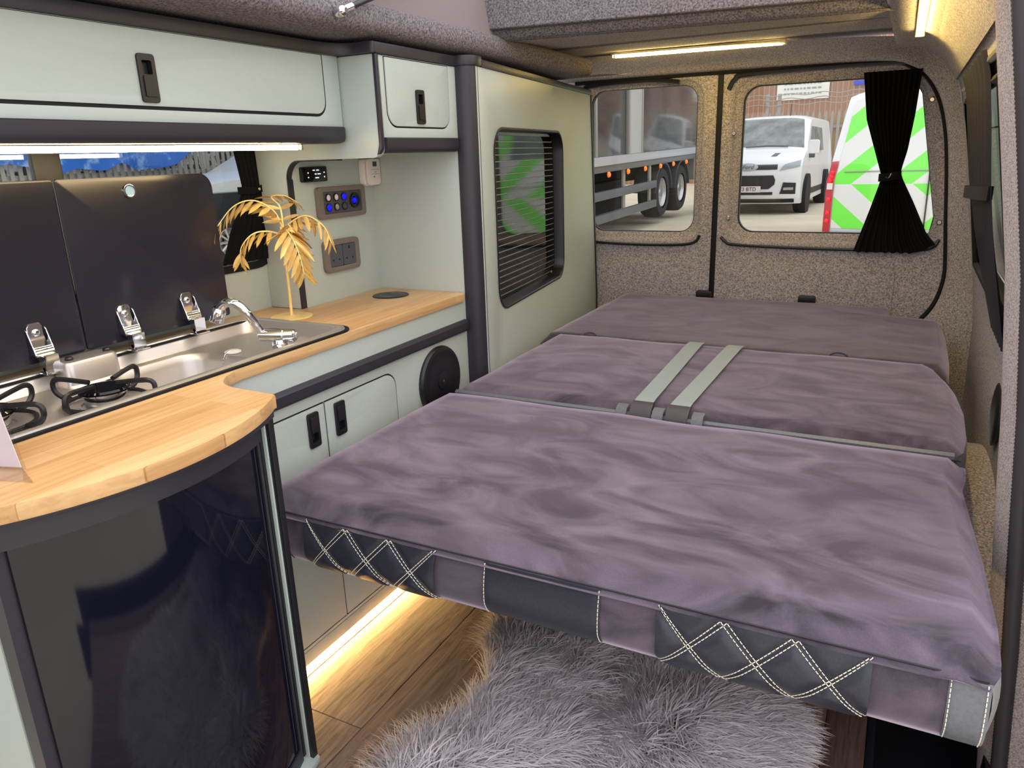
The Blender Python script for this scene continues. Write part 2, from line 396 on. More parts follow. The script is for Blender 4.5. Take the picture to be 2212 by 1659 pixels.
def rear_door(nm, outer, hole, glass, card, latch):
    bm = B(); plate(bm, outer, [hole], PY, YD, YD+.03)
    mixo = lambda k: [(lerp(p[0], q[0], k), lerp(p[1], q[1], k)) for p, q in zip(hole, glass)]
    rings = [[(a, YD+d, b_) for a, b_ in mixo(k)] for k, d in ((-.05, 0), (.12, .0015), (.27, .006), (.36, .014), (.46, .017), (.88, .021), (.95, .027), (.97, .045))]
    loft(bm, rings, True)
    d = struct(nm, bm, 'felt', ang=60)
    g0 = mixo(.96)
    bm = B(); plate(bm, mixo(.90), [glass], PY, YD+.026, YD+.05); obj('window_seal', bm, 'rubber', d, bevel=.002)
    bm = B(); plate(bm, g0, [], PY, YD+.042, YD+.045); obj('window_pane', bm, 'glass', d)
    # raised door card
    bm = B(); plate(bm, card, [], PY, YD-.005, YD+.002); obj('door_card', bm, 'felt', d, bevel=.004, seg=3)
    # black rail along the foot of the window
    x0 = min(a for a, _ in hole); x1 = max(a for a, _ in hole)
    bm = B(); tube(bm, cat([(x0-.008, YD-.004, .68), (x0+.012, YD-.006, .662), (x0+.06, YD-.008, .652), ((x0+x1)/2, YD-.009, .645), (x1-.08, YD-.008, .648), (x1-.02, YD-.006, .66), (x1-.004, YD-.003, .685)], 5), .0055, 8); obj('lower_rail', bm, 'blackp', d)
    bm = B(); tube(bm, cat([(x0-.006, YD-.002, 1.20), (x0+.015, YD-.005, 1.232), (x0+.06, YD-.006, 1.246), ((x0+x1)/2, YD-.006, 1.250), (x1-.17, YD-.006, 1.246), (x1-.1, YD-.005, 1.236)], 5), .009, 8); obj('upper_rail', bm, 'blackp', d)
    bm = B(); plate(bm, rrect(latch-.03, latch+.03, .445, .475, .008), [], PY, YD-.022, YD); obj('latch', bm, 'blackp', d, bevel=.003)
    return d
d1 = rear_door('door_1', [(-1.25, .25), (-.648, .25), (-.648, 1.256), (-1.25, 1.256)], hole1, glass1, rrect(-1.2, -.69, .33, .592, .03), -.665)
d2 = rear_door('door_2', outer2, hole2, glass2, rrect(-.585, -.012, .33, .59, .04), -.29)
bm = B(); box(bm, -.65, -.630, YD-.006, YD+.02, .25, 1.256); obj('centre_seal', bm, 'rubber', d2, bevel=.004)
bm = B(); tube(bm, [(a, YD-.004, b_) for a, b_ in cat([(-1.2, 1.259)]+[(-.6, 1.259)]+arcR, 4) for a, b_ in [(a, b_)]], .008, 8); obj('door_seal', bm, 'rubber', d2)
for (a, b_) in ((.035, 1.128), (.101, .741), (-.585, 1.05), (-.59, .75)):
    bm = B(); lathe(bm, [(.0085, 0), (.0085, -.002), (.006, -.004), (.003, -.004)], (a, YD-.0, b_), 'y', 14); obj('press_stud', bm, 'screw', d2)

# ---- rear frame: header and right D-pillar, lofted from door edge out to roof and wall
inner = cat([(-1.3, 0, 1.262), (-.9, 0, 1.262), (-.5, 0, 1.26)] + [(a, 0, b_) for a, b_ in arcR], 4)
nI = len(inner)
outerp = cat([(-1.3, 0, 1.315), (-.9, 0, 1.315), (-.5, 0, 1.312), (-.15, 0, 1.305), (-.03, 0, 1.292), (.035, 0, 1.265), (.085, 0, 1.2), (.112, 0, 1.11), (.150, 0, .97), (.182, 0, .8), (.213, 0, .64), (.234, 0, .5), (.238, 0, .36), (.236, 0, .25), (.232, 0, .02)], 4)
def yout(i):
    t = i/(nI-1); return lerp(2.62, 2.76, min(1, max(0, (t-.15)/.25)))
rings = []
for k, (f_, dy) in enumerate(((0., .0), (.03, -.008), (.08, -.022), (.16, -.036), (.3, -.046))):
    rings.append([(lerp(inner[i].x, outerp[i].x, f_), 2.90+dy, lerp(inner[i].z, outerp[i].z, f_)) for i in range(nI)])
for f_ in (.5, .75, .92, 1.0):
    rings.append([(lerp(inner[i].x, outerp[i].x, f_), lerp(2.854, yout(i), ((f_-.3)/.7)**1.2), lerp(inner[i].z, outerp[i].z, f_)) for i in range(nI)])
bm = B(); loft(bm, rings, False); bmesh.ops.solidify(bm, geom=bm.faces[:], thickness=-.01)
struct('wall_rear', bm, 'felt', ang=75)

# ---- ceiling: rear panel, right side lining, front lip and raised roof bed board, left lining band
def slab(bm, A, t=.01):
    vs = [bm.verts.new(p) for p in A]; f = bm.faces.new(vs)
    bmesh.ops.solidify(bm, geom=[f], thickness=t)
bm = B(); loft(bm, [[(-1.33, 1.77, 1.282), (-1.03, 1.832, 1.281), (-.06, 1.99, 1.281)], [(-1.33, 2.3, 1.306), (-1.03, 2.3, 1.306), (-.06, 2.36, 1.308)], [(-1.33, 2.62, 1.322), (-1.03, 2.62, 1.322), (-.06, 2.63, 1.322)], [(-1.33, 2.80, 1.322), (-1.03, 2.80, 1.322), (-.06, 2.80, 1.322)]], False)
bmesh.ops.solidify(bm, geom=bm.faces[:], thickness=-.012); ceiling = struct('ceiling', bm, 'felt')
bm = B(); loft(bm, [[(-1.10, 1.805, 1.33), (-.07, 1.98, 1.33)], [(-1.10, 1.814, 1.298), (-.07, 1.985, 1.298)], [(-1.10, 1.826, 1.284), (-.07, 1.997, 1.284)], [(-1.10, 1.84, 1.279), (-.07, 2.01, 1.279)]], False)
bmesh.ops.solidify(bm, geom=bm.faces[:], thickness=-.008); obj('roof_lip', bm, 'feltd', ceiling)  # lip felt darkened in colour to stand for shade under the roof
bm = B(); 
vs = []
for (x, y) in ((-1.088, 1.785), (-.07, 1.952), (-.09, 2.3), (-1.1, 2.3)): vs.append((x, y))
plate(bm, vs, [], PZ, 1.303, 1.46); obj('roof_board', bm, 'feltd', ceiling, bevel=.006, seg=3)  # same carpet as the ceiling, roof shade put into its darker colour
# right roof side lining
rp_ = [(-.085, 1.335), (-.085, 1.29), (-.075, 1.280), (-.03, 1.277), (.0, 1.270), (.035, 1.25), (.062, 1.22), (.09, 1.175)]
bm = B(); loft(bm, [[(x, y, z+(.012 if y < 1.4 else 0)*0) for x, z in rp_] for y in (1.25, 1.7, 2.2, 2.5, 2.8)], False); bmesh.ops.solidify(bm, geom=bm.faces[:], thickness=.01)
struct('trim_6', bm, 'felt', ang=60)
# left roof band above the lockers
lp_ = [(-1.36, 1.234), (-1.1, 1.234), (-.985, 1.236), (-.966, 1.240), (-.957, 1.250), (-.955, 1.262), (-.957, 1.280), (-.964, 1.288), (-.985, 1.292)]
bm = B(); loft(bm, [[(x, y, z) for x, z in lp_] for y in (.05, .6, 1.2, 1.6, 2.0, 2.45)], False); bmesh.ops.solidify(bm, geom=bm.faces[:], thickness=.008)
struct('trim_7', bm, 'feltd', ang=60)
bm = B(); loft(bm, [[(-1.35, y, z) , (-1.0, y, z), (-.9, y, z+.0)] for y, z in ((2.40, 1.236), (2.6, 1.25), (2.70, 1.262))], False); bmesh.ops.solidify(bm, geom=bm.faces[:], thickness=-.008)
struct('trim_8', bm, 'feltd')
# pop-top canvas wall
rings = []
for z in np.linspace(1.285, 1.46, 6): rings.append([(-.978-.10*(z-1.285)+.004*math.sin(y*9+z*14), y, z) for y in np.linspace(.05, 1.82, 30)])
bm = B(); loft(bm, rings, False); bmesh.ops.solidify(bm, geom=bm.faces[:], thickness=.004)
struct('trim_9', bm, 'canvas')
# gas strut of the pop-top
st = thing('gas_strut', 'thin dark gas strut with steel ball end on the left roof edge', 'strut', (-.945, 1.18, 1.258))
bm = B(); lathe(bm, [(.004, -.012), (.009, -.010), (.011, 0), (.009, .010), (.005, .014)], (-.945, 1.18, 1.258), 'x', 14); obj('ball_joint', bm, 'chrome', st)
dr = Vector((-.012, .17, .06)).normalized(); p0 = Vector((-.942, 1.183, 1.26))
bm = B(); tube(bm, [p0, p0+dr*.03], .0075, 12); obj('end_fitting', bm, 'chrome', st)
bm = B(); tube(bm, [p0+dr*.025, p0+dr*.5], .0055, 12); obj('rod', bm, 'blackp', st)

# ================================================================== LIGHTS (lamps of the van)
def led_bar(label, pts, w, m, alu=True, n=Vector((0, 0, -1)), pr=None):
    p0, p1 = Vector(pts[0]), Vector(pts[1]); d = (p1-p0).normalized(); s = d.cross(n).normalized()
    t = thing('led_strip', label, 'light', tuple((p0+p1)/2), 'warm led strips')
    def bar(bm, a, b_, w_, h0, h1):
        q = [a+s*w_-n*h0, a-s*w_-n*h0, a-s*w_-n*h1, a+s*w_-n*h1]; r = [v+(b_-a) for v in q]; loft(bm, [q, r], True, True, True)
    bm = B(); bar(bm, p0, p1, w, .0, .006); obj('channel', bm, 'alu', t, bevel=.001)
    bm = B(); bar(bm, p0+d*.012, p1-d*.012, w*.72, -.009, .001); obj('diffuser', bm, m, t, bevel=.0015)
    for q in (p0, p1):
        bm = B(); dd = d*(.006 if q is p0 else -.006); bar(bm, q, q+dd, w*1.02, -.0095, .006); obj('end_cap', bm, 'alu', t, bevel=.001)
    return t
led_bar('long warm led strip across the rear ceiling above the back doors', ((-.945, 2.60, 1.3125), (-.388, 2.655, 1.3125)), .010, 'led')
led_bar('short warm led strip running lengthwise on the right ceiling edge', ((-.006, 1.35, 1.268), (-.018, 2.38, 1.2695)), .011, 'led')
led_bar('warm led strip under the long overhead locker', ((-1.088, .25, 1.033), (-1.088, 1.198, 1.033)), .006, 'led2')
led_bar('warm led strip glowing along the floor under the base cabinet', ((-1.002, .80, .020), (-1.002, 1.60, .020)), .006, 'led3')

# ================================================================== KITCHEN FURNITURE
def handle_mesh(x, y, z, up, hh=.0355, ww=.0155):
    """recessed push latch on a face at x looking +x; up: recess at top (True) or bottom"""
    bm = B(); sg = 1 if up else -1
    hole = [(y-.0085, z+sg*.006 if up else z-.026), (y+.0085, z+sg*.006 if up else z-.026), (y+.0085, z+.026 if up else z-.006), (y-.0085, z+.026 if up else z-.006)]
    hole = rrect(y-.0088, y+.0088, min(h[1] for h in hole), max(h[1] for h in hole), .003, 4)
    plate(bm, rrect(y-ww, y+ww, z-hh, z+hh, .005, 5), [hole], PX, x-.001, x+.004)
    plate(bm, rrect(y-.0094, y+.0094, z-.0268, z+.0268, .003, 3), [hole], PX, x-.0125, x-.001)
    plate(bm, rrect(y-.0094, y+.0094, z-.0268, z+.0268, .003, 3), [], PX, x-.0155, x-.0125)
    b0, b1 = (z-.027, z+.004) if up else (z-.004, z+.027)
    plate(bm, rrect(y-.0098, y+.0098, b0, b1, .0015, 3), [], PX, x+.003, x+.0062)
    # finger lip in the recess
    zc = z+.012 if up else z-.012
    plate(bm, [(y-.002, zc-.012), (y+.008, zc-.012), (y+.008, zc+.012), (y-.002, zc+.012)], [], PX, x-.011, x-.006)
    return bm
def door_panel(name, par, x, y0, y1, z0, z1, rs, hy, hz, up, m='sage', hole=None):
    bm = B(); plate(bm, rrect(y0, y1, z0, z1, rs=rs, n=6), [rrect(hy-.0095, hy+.0095, hz-.027, hz+.027, .003, 3)], PX, x-.016, x)
    d = obj(name, bm, m, par, bevel=.0012)
    if hole:
        bm = B(); plate(bm, shrink(hole, -.0004), [shrink(rrect(y0, y1, z0, z1, rs=rs, n=6), .0004)], PX, x-.014, x-.0022); obj('edge_seal', bm, 'rubber', par)
    obj('handle', handle_mesh(x, hy, hz, up), 'blackp', d, bevel=.0006, seg=1)
    return d
def rail_profile(bm, x, y0, y1, z0, z1, proj, r1=.012):
    """black bullnose rail: flat top, rounded front bottom"""
    prof = [(x-.02, z0), (x-.003, z0)] + [(x-.003+(proj+.003)*math.sin(t), z0+.014-.014*math.cos(t)) for t in np.linspace(.2, pi/2, 6)] + [(x+proj, z1-.002), (x+proj-.002, z1), (x-.02, z1)]
    ends = []
    loft(bm, [[(px_, y0, pz) for px_, pz in prof], [(px_, y1-.012, pz) for px_, pz in prof], [(px_-.001 if px_ > x else px_, y1-.004, max(pz, z0+.003)) for px_, pz in prof], [(px_-.004 if px_ > x else px_, y1, max(pz, z0+.011)) for px_, pz in prof]], True, True, True)

# ---- long overhead locker
XL = -1.071
ol = thing('overhead_locker', 'long sage overhead locker with one wide lift-up door above the window', 'cabinet', (-1.2, .75, 1.035), 'overhead lockers')
H1 = rrect(.2195, 1.2662, 1.0868, 1.2035, rs=(.001, .03, .001, .001), n=6)
bm = B(); plate(bm, [(.2, 1.066), (1.3125, 1.066), (1.3125, 1.205), (.2, 1.205)], [H1], PX, XL-.016, XL)
box(bm, -1.343, XL-.02, .2, 1.312, 1.036, 1.05)
obj('carcass', bm, 'sage', ol, bevel=.001)
bm = B(); box(bm, -1.343, XL-.019, .2, 1.31, 1.06, 1.204); obj('interior', bm, 'dark', ol)
door_panel('door', ol, XL+.002, .225, 1.2615, 1.092, 1.2025, (.001, .026, .001, .001), .851, 1.132, True, hole=H1)
bm = B(); rail_profile(bm, XL, .2, 1.311, 1.035, 1.068, .010); obj('rail_trim', bm, 'black', ol)
# capping strip sweeping out to the next locker
pl = [(XL+.006, .2), (XL+.006, 1.20)] + [tuple(p) for p in arc((XL+.006, 1.225), (XL+.006, 1.305), (-1.02, 1.308), 8)] + [tuple(p) for p in arc((-.99, 1.308), (-.976, 1.308), (-.976, 1.316), 5)]
out = pl + [(-1.01, 1.3165), (-1.34, 1.3165), (-1.34, .2)]
bm = B(); plate(bm, out, [], PZ, 1.2045, 1.2265); obj('top_trim', bm, 'black', ol, bevel=.003)

# ---- end panel / second overhead locker
X2 = -.982
l2 = thing('overhead_locker', 'small sage overhead locker with square door beside the dark corner post', 'cabinet', (-1.15, 1.47, 1.006), 'overhead lockers')
pp = [(-1.344, .668), (-1.25, .668), (-1.25, .962)] + [(-1.25+.036*(1-math.cos(t)), .962+.042*math.sin(t)) for t in np.linspace(.15, pi/2, 8)] + [(-1.0, 1.004)] + [(-1.003+.02*math.sin(t), 1.024-.02*math.cos(t)) for t in np.linspace(.1, pi/2, 6)] + [(-.983, 1.2035), (-1.344, 1.2035)]
bm = B(); plate(bm, pp, [], PY, 1.318, 1.333); obj('side_panel', bm, 'sage', l2, bevel=.0008)
edge = [(-1.25, .668), (-1.25, .8), (-1.25, .962)] + [(-1.25+.036*(1-math.cos(t)), .962+.042*math.sin(t)) for t in np.linspace(.15, pi/2, 8)] + [(-1.1, 1.004)]
bm = B()
loft(bm, [[(a+.0, 1.3172, b_), (a+.003, 1.3172, b_), (a+.003, 1.3345, b_), (a, 1.3345, b_)] if b_ < .965 else [(a, 1.3172, b_), (a, 1.3172, b_-.003), (a, 1.3345, b_-.003), (a, 1.3345, b_)] for a, b_ in edge], True, True, True)
obj('edge_trim', bm, 'black', l2, ang=60)
bm = B(); plate(bm, [(-.985, 1.03)] + [(-.998+.020*math.sin(t), 1.028-.02*math.cos(t)) for t in np.linspace(.3, pi/2, 5)] + [(-.978, 1.2035), (-.985, 1.2035)], [], PY, 1.3165, 1.3265); obj('corner_trim', bm, 'black', l2, bevel=.001)
H2 = rrect(1.3485, 1.5965, 1.0635, 1.2025, rs=(.033, .033, .001, .001), n=6)
bm = B(); plate(bm, [(1.334, 1.042), (1.629, 1.042), (1.629, 1.2035), (1.334, 1.2035)], [H2], PX, X2-.016, X2)
box(bm, -1.343, X2-.02, 1.334, 1.629, 1.012, 1.024); obj('carcass', bm, 'sage', l2, bevel=.001)
bm = B(); box(bm, -1.25, X2-.019, 1.336, 1.627, 1.03, 1.202); obj('interior', bm, 'dark', l2)
door_panel('door', l2, X2+.001, 1.352, 1.593, 1.067, 1.2005, (.03, .03, .001, .001), 1.471, 1.108, True, hole=H2)
bm = B(); rail_profile(bm, X2, 1.334, 1.628, 1.012, 1.044, .006); obj('rail_trim', bm, 'black', l2)
bm = B(); plate(bm, [(X2+.005, 1.317), (X2+.005, 1.629), (-1.34, 1.629), (-1.34, 1.317)], [], PZ, 1.2045, 1.2265); obj('top_trim', bm, 'black', l2, bevel=.003)

# ---- splash panel with sockets (part of the left wall build-out)
bm = B(); box(bm, -1.262, -1.248, 1.334, 1.643, .62, 1.03); struct('wall_splashback', bm, 'sage', bevel=.001)

# ---- tall cupboard
TP0 = Vector((-.940, 1.657)); ta = math.radians(7.7); TD = Vector((-math.sin(ta), math.cos(ta))); TN = Vector((math.cos(ta), math.sin(ta)))
def TF(s, z, d): p = TP0+TD*s+TN*d; return (p.x, p.y, z)
tc_ = thing('tall_cupboard', 'tall sage cupboard with a glossy black slatted shutter window', 'cupboard', (-1.05, 2.1, 0))
bm = B(); box(bm, -1.345, -.973, 1.630, 1.644, 0, 1.204); obj('side_panel', bm, 'sage', tc_, bevel=.0008)
whole = rrect(.098, .739, .597, 1.067, .062, 8)
bm = B(); plate(bm, [(.0, 0), (1.22, 0), (1.222, .44), (1.128, 1.18), (1.128, 1.204), (0, 1.204)], [whole], TF, -.014, 0); obj('front_panel', bm, 'sage', tc_, bevel=.0008)
bm = B()
post = [(-.985, 1.629)] + [(-.976+.0355*math.sin(t), 1.6645-.0355*math.cos(t)) for t in np.linspace(0, pi/2, 9)] + [(-.942, 1.668), (-.955, 1.668), (-.985, 1.645)]
plate(bm, post, [], PZ, 0, 1.205); obj('corner_post', bm, 'black', tc_)
bm = B()
cap = [(-1.0, 1.627)] + [(-.976+.039*math.sin(t), 1.665-.039*math.cos(t)) for t in np.linspace(0, pi/2, 9)] + [(-.942, 1.69), (-1.0, 1.69)]
plate(bm, cap, [], PZ, 1.2055, 1.228); obj('post_cap', bm, 'black', tc_, bevel=.003)
bm = B(); plate(bm, [(.03, 1.2045), (1.13, 1.2045), (1.13, 1.222), (.03, 1.222)], [], TF, -.3, .004); obj('top_trim', bm, 'black', tc_, bevel=.003)
bm = B(); plate(bm, [(1.222, 0), (1.232, 0), (1.234, .44), (1.140, 1.18), (1.140, 1.204), (1.128, 1.204), (1.128, 1.18), (1.222, .44)], [], TF, -.018, .004); obj('edge_trim', bm, 'black', tc_)
# shutter: black liner, pale backing that paints the lit slat edges, separate slats
bm = B(); inn = rrect(.1005, .7365, .5995, 1.0645, .06, 8)
loft(bm, [[TF(a, b_, .0025) for a, b_ in shrink(whole, -.004)], [TF(a, b_, .003) for a, b_ in shrink(whole, .001)], [TF(a, b_, -.001) for a, b_ in shrink(whole, .004)], [TF(a, b_, -.045) for a, b_ in shrink(whole, .005)], [TF(a, b_, -.045) for a, b_ in shrink(whole, -.004)]], True)
obj('shutter_frame', bm, 'blackp', tc_, ang=50)
bm = B(); plate(bm, rrect(.09, .75, .585, 1.075, .06, 8), [], (lambda a, b_, d: TF(a, b_, d+(a-.42)*.021)), -.049, -.0398); obj('shutter_backing', bm, mat('slat_edge_highlight', (205, 212, 210), .5), tc_)
SH = .0176; nslat = 27; proto = None
for k in range(nslat):
    z0 = .5985+k*SH; a0, a1 = .1035, .7335
    def inset(z):
        r = .062
        if z < .597+r: return max(0, r-math.sqrt(max(0, r*r-(.597+r-z)**2)))
        if z > 1.067-r: return max(0, r-math.sqrt(max(0, r*r-(z-1.067+r)**2)))
        return 0
    if z0+SH > 1.063: break
    i_ = max(inset(z0+.002), inset(z0+SH-.003))
    bm = B(); q = []
    h = SH-.0022
    pr = [(0, -.041), (0, -.0376), (.0006, -.0370), (h-.0006, -.0373), (h, -.0379), (h, -.041)]
    loft(bm, [[TF(s, z0+z, d+(s-.42)*.021) for z, d in pr] for s in (a0+i_, a1-i_)], True, True, True)
    obj('slat', bm, 'gloss', tc_)

# ---- base cabinet
XB = -.985
bc = thing('base_cabinet', 'sage base cabinet with two latch doors and a black rail under the worktop', 'cabinet', (-1.15, 1.2, 0))
H3 = rrect(.7960, 1.0680, .0585, .5470, rs=(.001, .001, .001, .028), n=6); H4 = rrect(1.0684, 1.3087, .0585, .5470, rs=(.001, .001, .037, .001), n=6)
bm = B(); plate(bm, [(.775, .052), (1.629, .052), (1.629, .6465), (.775, .6465)], [H3, H4], PX, XB-.016, XB); obj('face_frame', bm, 'sage', bc, bevel=.0008)
bm = B(); box(bm, -1.06, XB-.017, .78, 1.62, .05, .55); obj('interior', bm, 'dark', bc)
door_panel('door', bc, XB+.001, .7995, 1.0665, .062, .5435, (.001, .001, .001, .025), 1.031, .500, False, hole=H3)
door_panel('door', bc, XB+.001, 1.0712, 1.305, .062, .5435, (.001, .001, .034, .001), 1.110, .499, False, hole=H4)
bm = B(); box(bm, XB-.016, XB, .775, 1.629, .021, .050); obj('plinth', bm, 'sage', bc, bevel=.0008)
bm = B()
prof = [(XB, .570), (XB+.004, .5695)] + [(XB+.004+.0075*math.sin(t), .577-.0075*math.cos(t)) for t in np.linspace(.3, pi/2, 5)] + [(XB+.0115, .593), (XB+.006, .598), (XB, .600)]
loft(bm, [[(a, y, b_) for a, b_ in prof] for y in (.775, 1.622)], True, True, True); obj('rail_trim', bm, 'black', bc)
sp_ = thing('speaker', 'round black disc speaker on the sage cabinet front near the corner post', 'speaker', (XB, 1.482, .482))
bm = B(); lathe(bm, [(.086, 0), (.087, .006), (.084, .012), (.076, .0145), (.074, .0135), (.05, .0135), (.0, .0135)][:-1], (XB, 1.482, .474), 'x', 40); obj('cover', bm, 'blackp', sp_)
bm = B(); lathe(bm, [(.022, .0125), (.022, .0150), (.019, .0155)], (XB, 1.482, .474), 'x', 24); obj('hub', bm, 'blackp', sp_)
bm = B(); lathe(bm, [(.003, .0155), (.003, .0162)], (XB, 1.482, .474), 'x', 10); obj('centre_screw', bm, 'screw', sp_)

# ---- oak worktop
tip = (-.812, .779)
C0 = (-.979, 1.630)
def circ3(p1, p2, p3, n):
    ax, ay = p1; bx, by = p2; cx, cyy = p3
    d = 2*(ax*(by-cyy)+bx*(cyy-ay)+cx*(ay-by))
    ux = ((ax*ax+ay*ay)*(by-cyy)+(bx*bx+by*by)*(cyy-ay)+(cx*cx+cyy*cyy)*(ay-by))/d
    uy = ((ax*ax+ay*ay)*(cx-bx)+(bx*bx+by*by)*(ax-cx)+(cx*cx+cyy*cyy)*(bx-ax))/d
    r = math.hypot(ax-ux, ay-uy); t1 = math.atan2(ay-uy, ax-ux); t3 = math.atan2(cyy-uy, cx-ux)
    while t3-t1 > pi: t3 -= 2*pi
    while t1-t3 > pi: t3 += 2*pi
    return [(ux+r*math.cos(lerp(t1, t3, k/n)), uy+r*math.sin(lerp(t1, t3, k/n))) for k in range(n+1)]
front_arc = circ3((-.811, .775), (-.7525, .54), (-.804, .378), 28)
wt = [(-1.344, 1.316), (-1.344, .29), (-.88, .29), (-.83, .335)] + front_arc[::-1] + [(-.811, .7795), (-.820, .7835), (-.870, .785)] + arc((-.897, .786), (-.962, .788), (-.979, .866), 10) + [(-.979, 1.615), (-.992, 1.629), (-1.247, 1.629), (-1.247, 1.335), (-1.248, 1.316)]
wt = [tuple(p)[:2] for p in wt]
bm = B(); plate(bm, wt[::-1], [rrect(-1.268, -.998, .345, 1.175, .03, 5)], PZ, .647, .668)
wk = obj('worktop', bm, 'oak', None, bevel=.0025, seg=2, at=(0, 0, .647)); tag(wk, 'solid oak kitchen worktop with curved front end and inset sink', 'worktop')

# ---- wireless charger disc
bm = B(); lathe(bm, [(.046, 0), (.0465, .001), (.045, .0022), (.03, .0024)], (-1.147, 1.532, .668), 'z', 40)
ch = obj('wireless_charger', bm, 'blackp'); tag(ch, 'flat black wireless charging disc let into the oak worktop', 'charger')
for a0, a1 in ((.5, 2.2), (3.6, 5.4)):
    bm = B(); tube(bm, [(-1.147+.026*math.cos(t), 1.532+.026*math.sin(t), .6703) for t in np.linspace(a0, a1, 12)], .0006, 5); obj('ring_mark', bm, mat('grey_print', (150, 150, 150), .5), ch)

# ================================================================== SINK AND HOB UNIT
su = thing('sink_hob_unit', 'stainless steel sink and gas hob set into the oak worktop', 'sink', (-1.13, .76, .668))
bm = B(); plate(bm, rrect(-1.290, -.9812, .322, 1.192, rs=(.03, .03, .046, .03), n=7), [rrect(-1.266, -1.0, .347, 1.172, .03, 6)], PZ, .6681, .6722); obj('gasket', bm, 'rubber', su, bevel=.001)
def rr(x0, x1, y0, y1, r, z): return [(a, b_, z) for a, b_ in rrect(x0, x1, y0, y1, r, 7)]
bm = B()
loft(bm, [rr(-1.286, -.988, .328, 1.185, .042, .6713), rr(-1.285, -.989, .329, 1.184, .042, .6745), rr(-1.282, -.992, .332, 1.181, .04, .6755), rr(-1.272, -1.002, .344, 1.172, .034, .6745), rr(-1.270, -1.004, .346, 1.170, .034, .672), rr(-1.262, -1.010, .352, 1.162, .032, .650), rr(-1.258, -1.014, .356, 1.158, .03, .646)], True)
bowl = rrect(-1.240, -1.022, .775, .992, .05, 7)
tr_o = rrect(-1.258, -1.014, .356, 1.158, .03, 7)
plate(bm, tr_o, [bowl], PZ, .6452, .646)
loft(bm, [[(a, b_, z) for a, b_ in shrink(bowl, k)] for k, z in ((0, .646), (.003, .644), (.008, .632), (.014, .57), (.022, .556), (.035, .552))], True, False, True)
obj('tray', bm, 'steel', su, ang=40)
# raised steel box with two rubber buffers at the back
bm = B(); loft(bm, [[(a, b_, z) for a, b_ in rrect(-1.268+0, -1.222-k, .725+k*.6, .822-k*.6, .012, 5)] for k, z in ((-.004, .646), (-.001, .650), (0, .684), (.003, .689), (.008, .6905))], True, False, True); obj('buffer_box', bm, 'steel', su)
for y in (.742, .812):
    bm = B(); lathe(bm, [(.0065, .0), (.0068, .003), (.005, .0055), (.002, .006)], (-1.241, y, .6905), 'z', 14); obj('rubber_buffer', bm, 'blackp', su)
# burners
def burner(cx, cyy, sc):
    bm = B(); lathe(bm, [(.060*sc, 0), (.060*sc, .001), (.052*sc, .004), (.036*sc, .003), (.034*sc, .001)], (cx, cyy, .6462), 'z', 36)
    bn = obj('burner', bm, 'steel', su)
    bm = B(); prof = [(.030*sc, .002), (.030*sc, .018), (.0335*sc, .019), (.0335*sc, .0225)]
    lathe(bm, prof, (cx, cyy, .6462), 'z', 36)
    obj('flame_ring', bm, 'chrome', bn)
    bm = B(); lathe(bm, [(.037*sc, .0225), (.0375*sc, .025), (.035*sc, .028), (.012*sc, .0295)], (cx, cyy, .6462), 'z', 36); obj('burner_cap', bm, 'gloss', bn)
    bm = B(); tube(bm, [(cx+.058*sc*math.cos(t), cyy+.058*sc*math.sin(t), .6525) for t in np.linspace(0, 2*pi, 33)], .0035, 6)
    for k in range(4):
        a = k*pi/2+.35; d = Vector((math.cos(a), math.sin(a), 0)); c = Vector((cx, cyy, 0))
        pts = [c+d*.060*sc+Vector((0, 0, .653)), c+d*.074*sc+Vector((0, 0, .656)), c+d*.085*sc+Vector((0, 0, .666)), c+d*.086*sc+Vector((0, 0, .680)), c+d*.078*sc+Vector((0, 0, .6855)), c+d*.06*sc+Vector((0, 0, .685)), c+d*.024*sc+Vector((0, 0, .681))]
        tube(bm, cat(pts, 4), .0042, 6)
    obj('pan_support', bm, 'blackp', bn)
burner(-1.088, .695, 1.0); burner(-1.148, .545, 1.15)
